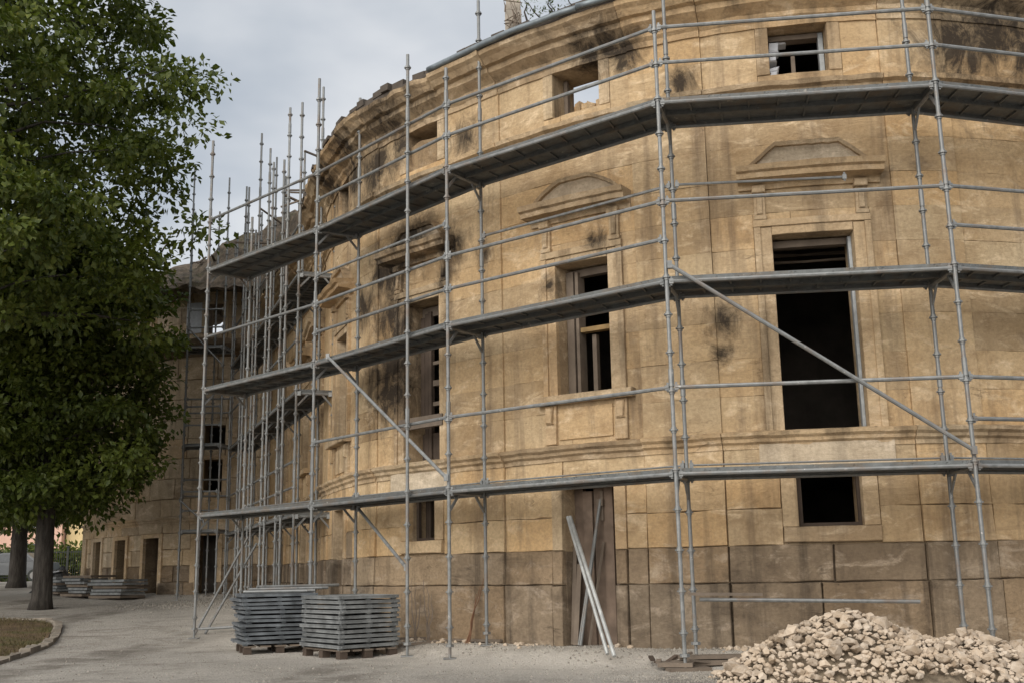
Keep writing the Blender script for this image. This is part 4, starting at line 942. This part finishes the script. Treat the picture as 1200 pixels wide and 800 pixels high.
# tall near tree whose trunk stands just outside the picture; crown radius by height
tree('chestnut_tree', (-11.6, 20.4), .32, 4.2, [(5.7, 4.3), (6.2, 5.1), (6.9, 5.4), (7.6, 5.2), (8.4, 5.0), (9.3, 5.0), (10.2, 5.6), (10.9, 5.9), (11.5, 5.5), (12.3, 5.0), (13.0, 5.5), (13.8, 5.6), (15, 4.8), (16.2, 3.2), (17, 1)],
     600, 86000, .17, 3, 'tall leafy tree overhanging the yard, its bright crown edge against the sky', M['leaf'], clr=.60)
tree('lime_tree', (-10.25, 24.2), .19, 2.9, [(2.5, 1.7), (2.9, 2.5), (3.6, 2.85), (4.6, 2.8), (5.6, 2.7), (6.5, 2.6), (7.4, 2.2), (8.6, 1.5), (9.5, .5)],
     330, 60000, .15, 8, 'dense dark tree with a straight trunk standing near the far wing', M['leaf2'], clr=.6)
tree('lime_tree', (-15.4, 34.5), .23, 3.2, [(2.9, 1.9), (3.6, 3.0), (5, 3.3), (7, 3.2), (9, 2.4), (10.5, .8)], 240, 30000, .2, 12, 'second dark tree farther along the yard behind the dense one', M['leaf2'], clr=.8)
tree('lime_tree', (-19.6, 41), .24, 3.4, [(3.0, 2.4), (4, 3.6), (6, 3.9), (9, 3.2), (11, 1)], 200, 22000, .25, 15, 'farthest tree of the row beside the parked cars', M['leaf2'], clr=.95)
tree('lime_tree', (-15.2, 27.2), .23, 3.0, [(2.9, 2.4), (3.8, 3.4), (5.5, 3.7), (7.5, 3.2), (9.5, 2.0), (10.5, .6)], 220, 34000, .18, 17, 'broad tree on the lawn side, its trunk out of the yard', M['leaf2'], clr=.75)
# shrub growing on the roof beside the chimney
SH = empty('roof_shrub', (.55, 13.3, 7.85), 'sparse self-sown shrub with bare twisted stems growing on the roof', 'shrub')
mb = MB(); rn = random.Random(12); tips = []
for k in range(6):
    p = [(.32 + .09 * k, 13.3, 7.85)]
    for m in range(5): p.append((p[-1][0] + rn.uniform(-.09, .13), p[-1][1] + rn.uniform(-.05, .05), p[-1][2] + rn.uniform(.04, .17)))
    mb.path(p, [.02, .017, .014, .011, .008, .004], 6); tips += p[3:]
mb.build('stems', M['bark'], SH); mb = MB()
for k in range(160):
    p = Vector(rn.choice(tips)) + Vector((rn.gauss(0, .07), rn.gauss(0, .07), rn.gauss(0, .05))); a = Vector((rn.gauss(0, 1), rn.gauss(0, 1), rn.gauss(0, 1))).normalized(); b = a.orthogonal().normalized(); mb.add([p, p + a * .03 + b * .014, p + a * .06, p + a * .03 - b * .014], [(0, 1, 2), (0, 2, 3)])
mb.build('leaves', M['leaf2'], SH)

# ------------------------------------------------------------------ far end of the yard
FAR = empty('pink_building', (-31, 72, .8), 'pale pink rendered house beyond the trees', 'building')
M['pink'] = plain('pink_render', (.62, .40, .31), .9, var=.12, scale=1); M['cream'] = plain('cream_render', (.62, .48, .26), .9, var=.12, scale=1); M['pane'] = plain('dark_pane', (.05, .055, .06), .2)
mb = MB(); mb.box((-34.5, 75, 5.3), (11, 8, 9)); mb.build('wall', M['pink'], FAR)
mb = MB(); mb.box((-26.6, 75.5, 4.8), (4.6, 8, 8)); mb.build('side_wall', M['cream'], FAR)
mb = MB(); mb.box((-32, 75, 10.0), (17, 9, .5)); mb.build('roof', M['tile'], FAR)
for i in range(5):
    for j in range(3):
        x = -38.6 + i * 2.6 if i < 4 else -26.6; f = MB(); f.box((x, 70.97 if i < 4 else 71.46, 2.4 + j * 2.7), (1.0, .08, 1.6)); wn = f.build('window', M['pane'], FAR); f = MB(); f.box((x, 70.93 if i < 4 else 71.42, 1.55 + j * 2.7), (1.3, .2, .1)); f.build('sill', M['white_block'], wn)
FE = empty('iron_fence', (-26, 61, .86), 'dark iron railing fence across the end of the yard', 'fence')
M['iron'] = plain('dark_painted_iron', (.03, .033, .03), .6, .2)
for k in range(9): mb = MB(); x = -32 + k * 1.5; mb.box((x, 61, 1.75), (.1, .1, 1.8)); mb.box((x, 61, 2.68), (.16, .16, .06)); mb.build('post', M['iron'], FE)
for z in (1.1, 2.4): mb = MB(); mb.box((-26, 61.0, z), (11.9, .04, .05)); mb.build('rail', M['iron'], FE)
mb = MB()
for k in range(96): mb.box((-31.95 + k * .125, 61, 1.7), (.025, .022, 1.6))
mb.build('pickets', M['iron'], FE)
hv = []; hf = []; rg = np.random.default_rng(3)
n = 14000; P = np.stack([rg.uniform(-36, -17.5, n), rg.uniform(62.3, 64, n), .8 + rg.random(n) * (1.9 + .35 * np.sin(rg.uniform(-34, -15, n)))], 1); a = rg.normal(size=(n, 3)); a /= np.linalg.norm(a, axis=1)[:, None]; b = np.cross(a, rg.normal(size=(n, 3))); b /= np.linalg.norm(b, axis=1)[:, None]
V = np.stack([P, P + a * .16 + b * .07, P + a * .3, P + a * .16 - b * .07], 1).reshape(-1, 3); q = np.arange(n)[:, None] * 4
ho = bpy.data.objects.new('hedge', np_mesh('hedge', V, np.concatenate([q + [[0, 1, 2]], q + [[0, 2, 3]]], 0), M['leaf'])); COL.objects.link(ho); tag(ho, 'dark clipped hedge behind the iron fence', 'hedge')
def car(x, y, col, label, ang=0.0):
    z = ground_z(x, y); C_ = empty('parked_car', (x, y, z), label, 'car', 'cars parked at the end of the yard'); C_.rotation_euler.z = ang; C_['_org'] = (0.0, 0.0, 0.0)
    prof = [(-2.0, .35), (-2.05, .62), (-1.95, .82), (-1.25, .92), (-.72, 1.36), (-.4, 1.44), (.75, 1.44), (1.35, 1.02), (1.95, .94), (2.05, .6), (2.0, .35)]
    mb = MB(); n = len(prof)
    def wd(zz): return .84 if zz < .95 else .84 - .22 * (zz - .95) / .5
    vs = [(px, -wd(pz), pz) for px, pz in prof] + [(px, wd(pz), pz) for px, pz in prof]
    mb.add(vs, [tuple(range(n)), tuple(range(2 * n - 1, n - 1, -1))] + [(k, n + k, n + (k + 1) % n, (k + 1) % n) for k in range(n)]); mb.build('body', col, C_)
    for sy in (-1, 1):
        mb = MB(); gl = [(-1.1, .96), (-.68, 1.32), (-.38, 1.38), (.7, 1.38), (1.18, 1.02)]; mb.add([(px, sy * (wd(pz) + .012), pz) for px, pz in gl] + [(px, sy * (wd(pz) - .02), pz) for px, pz in gl], [tuple(range(5))] + [(k, (k + 1) % 5, 5 + (k + 1) % 5, 5 + k) for k in range(5)]); mb.build('side_window', M['pane'], C_)
        for px in (-1.25, 1.25): mb = MB(); mb.tube((px, sy * .66, .31), (px, sy * .86, .31), .31, n=16); wl = mb.build('wheel', M['iron'], C_); mb = MB(); mb.tube((px, sy * .862, .31), (px, sy * .875, .31), .19, n=12); mb.build('rim', M['steel'], wl)
        mb = MB(); mb.box((-2.03, sy * .6, .7), (.06, .3, .14)); mb.build('headlight', M['white_block'], C_)
M['car_white'] = plain('white_car_paint', (.09, .095, .10), .3, var=.03); M['car_dark'] = plain('dark_car_paint', (.05, .055, .065), .3, var=.05)
car(-25.6, 57.0, M['car_white'], 'grey hatchback parked in front of the iron fence', .1); car(-30.2, 58.5, M['car_dark'], 'dark hatchback parked beside the grey one', .05)
# pallets of dressed slabs and boards along the far wing
rn = random.Random(31)
for k, (s0, n, lb) in enumerate(((3.2, 6, 'low stack of grey boards beside the first doorway of the far wing'), (4.7, 7, 'stack of grey boards at the middle of the far wing'), (6.3, 6, 'stack of boards near the last doorways of the far wing'))):
    x, y = CV.at(s0, 1.1); z = ground_z(x, y); ST = empty('board_stack', (x, y, z), lb, 'board stack'); a = math.atan2(CV.at(s0 + .3, 0)[1] - CV.at(s0 - .3, 0)[1], CV.at(s0 + .3, 0)[0] - CV.at(s0 - .3, 0)[0])
    for j in range(n): mb = MB(); mb.box((x + rn.uniform(-.08, .08), y + rn.uniform(-.08, .08), z + .06 + .075 * j), (1.3 * rn.uniform(.8, 1.1), .7, .055), Matrix.Rotation(a + rn.uniform(-.08, .08), 3, 'Z')); mb.build('board', M['panel'] if j % 3 else M['wood'], ST)
x, y = CV.at(7.9, .75); z = ground_z(x, y)
TR_ = empty('tarpaulin_heap', (x, y, z), 'dark heap of equipment under crumpled tarpaulin by the far end of the wing', 'tarpaulin'); mb = MB(); V = []; n = 18
for j in range(n + 1):
    for i in range(n + 1):
        u, v = i / n * 2 - 1, j / n * 2 - 1; h = .75 * max(0, 1 - abs(u) ** 2.5) * max(0, 1 - abs(v) ** 2.5) * (.8 + .35 * hn(u * 2, v * 2, 3)) + .05 * hn(u * 7, v * 7, 1); V.append((x + u * .6, y + v * .45, z - .03 + max(0, h)))
mb.add(V, [(j * (n + 1) + i, j * (n + 1) + i + 1, (j + 1) * (n + 1) + i + 1, (j + 1) * (n + 1) + i) for j in range(n) for i in range(n)]); mb.build('sheet', plain('dark_tarpaulin', (.06, .062, .065), .5, var=.4, scale=4), TR_)
mb = MB(); mb.beam((x - .35, y - .25, z + .45), (x + .2, y - .3, z + .55), .25, .03); mb.build('pale_sheet', M['white_block'], TR_)
for o in bpy.data.objects:
    if '_org' in o: del o['_org']
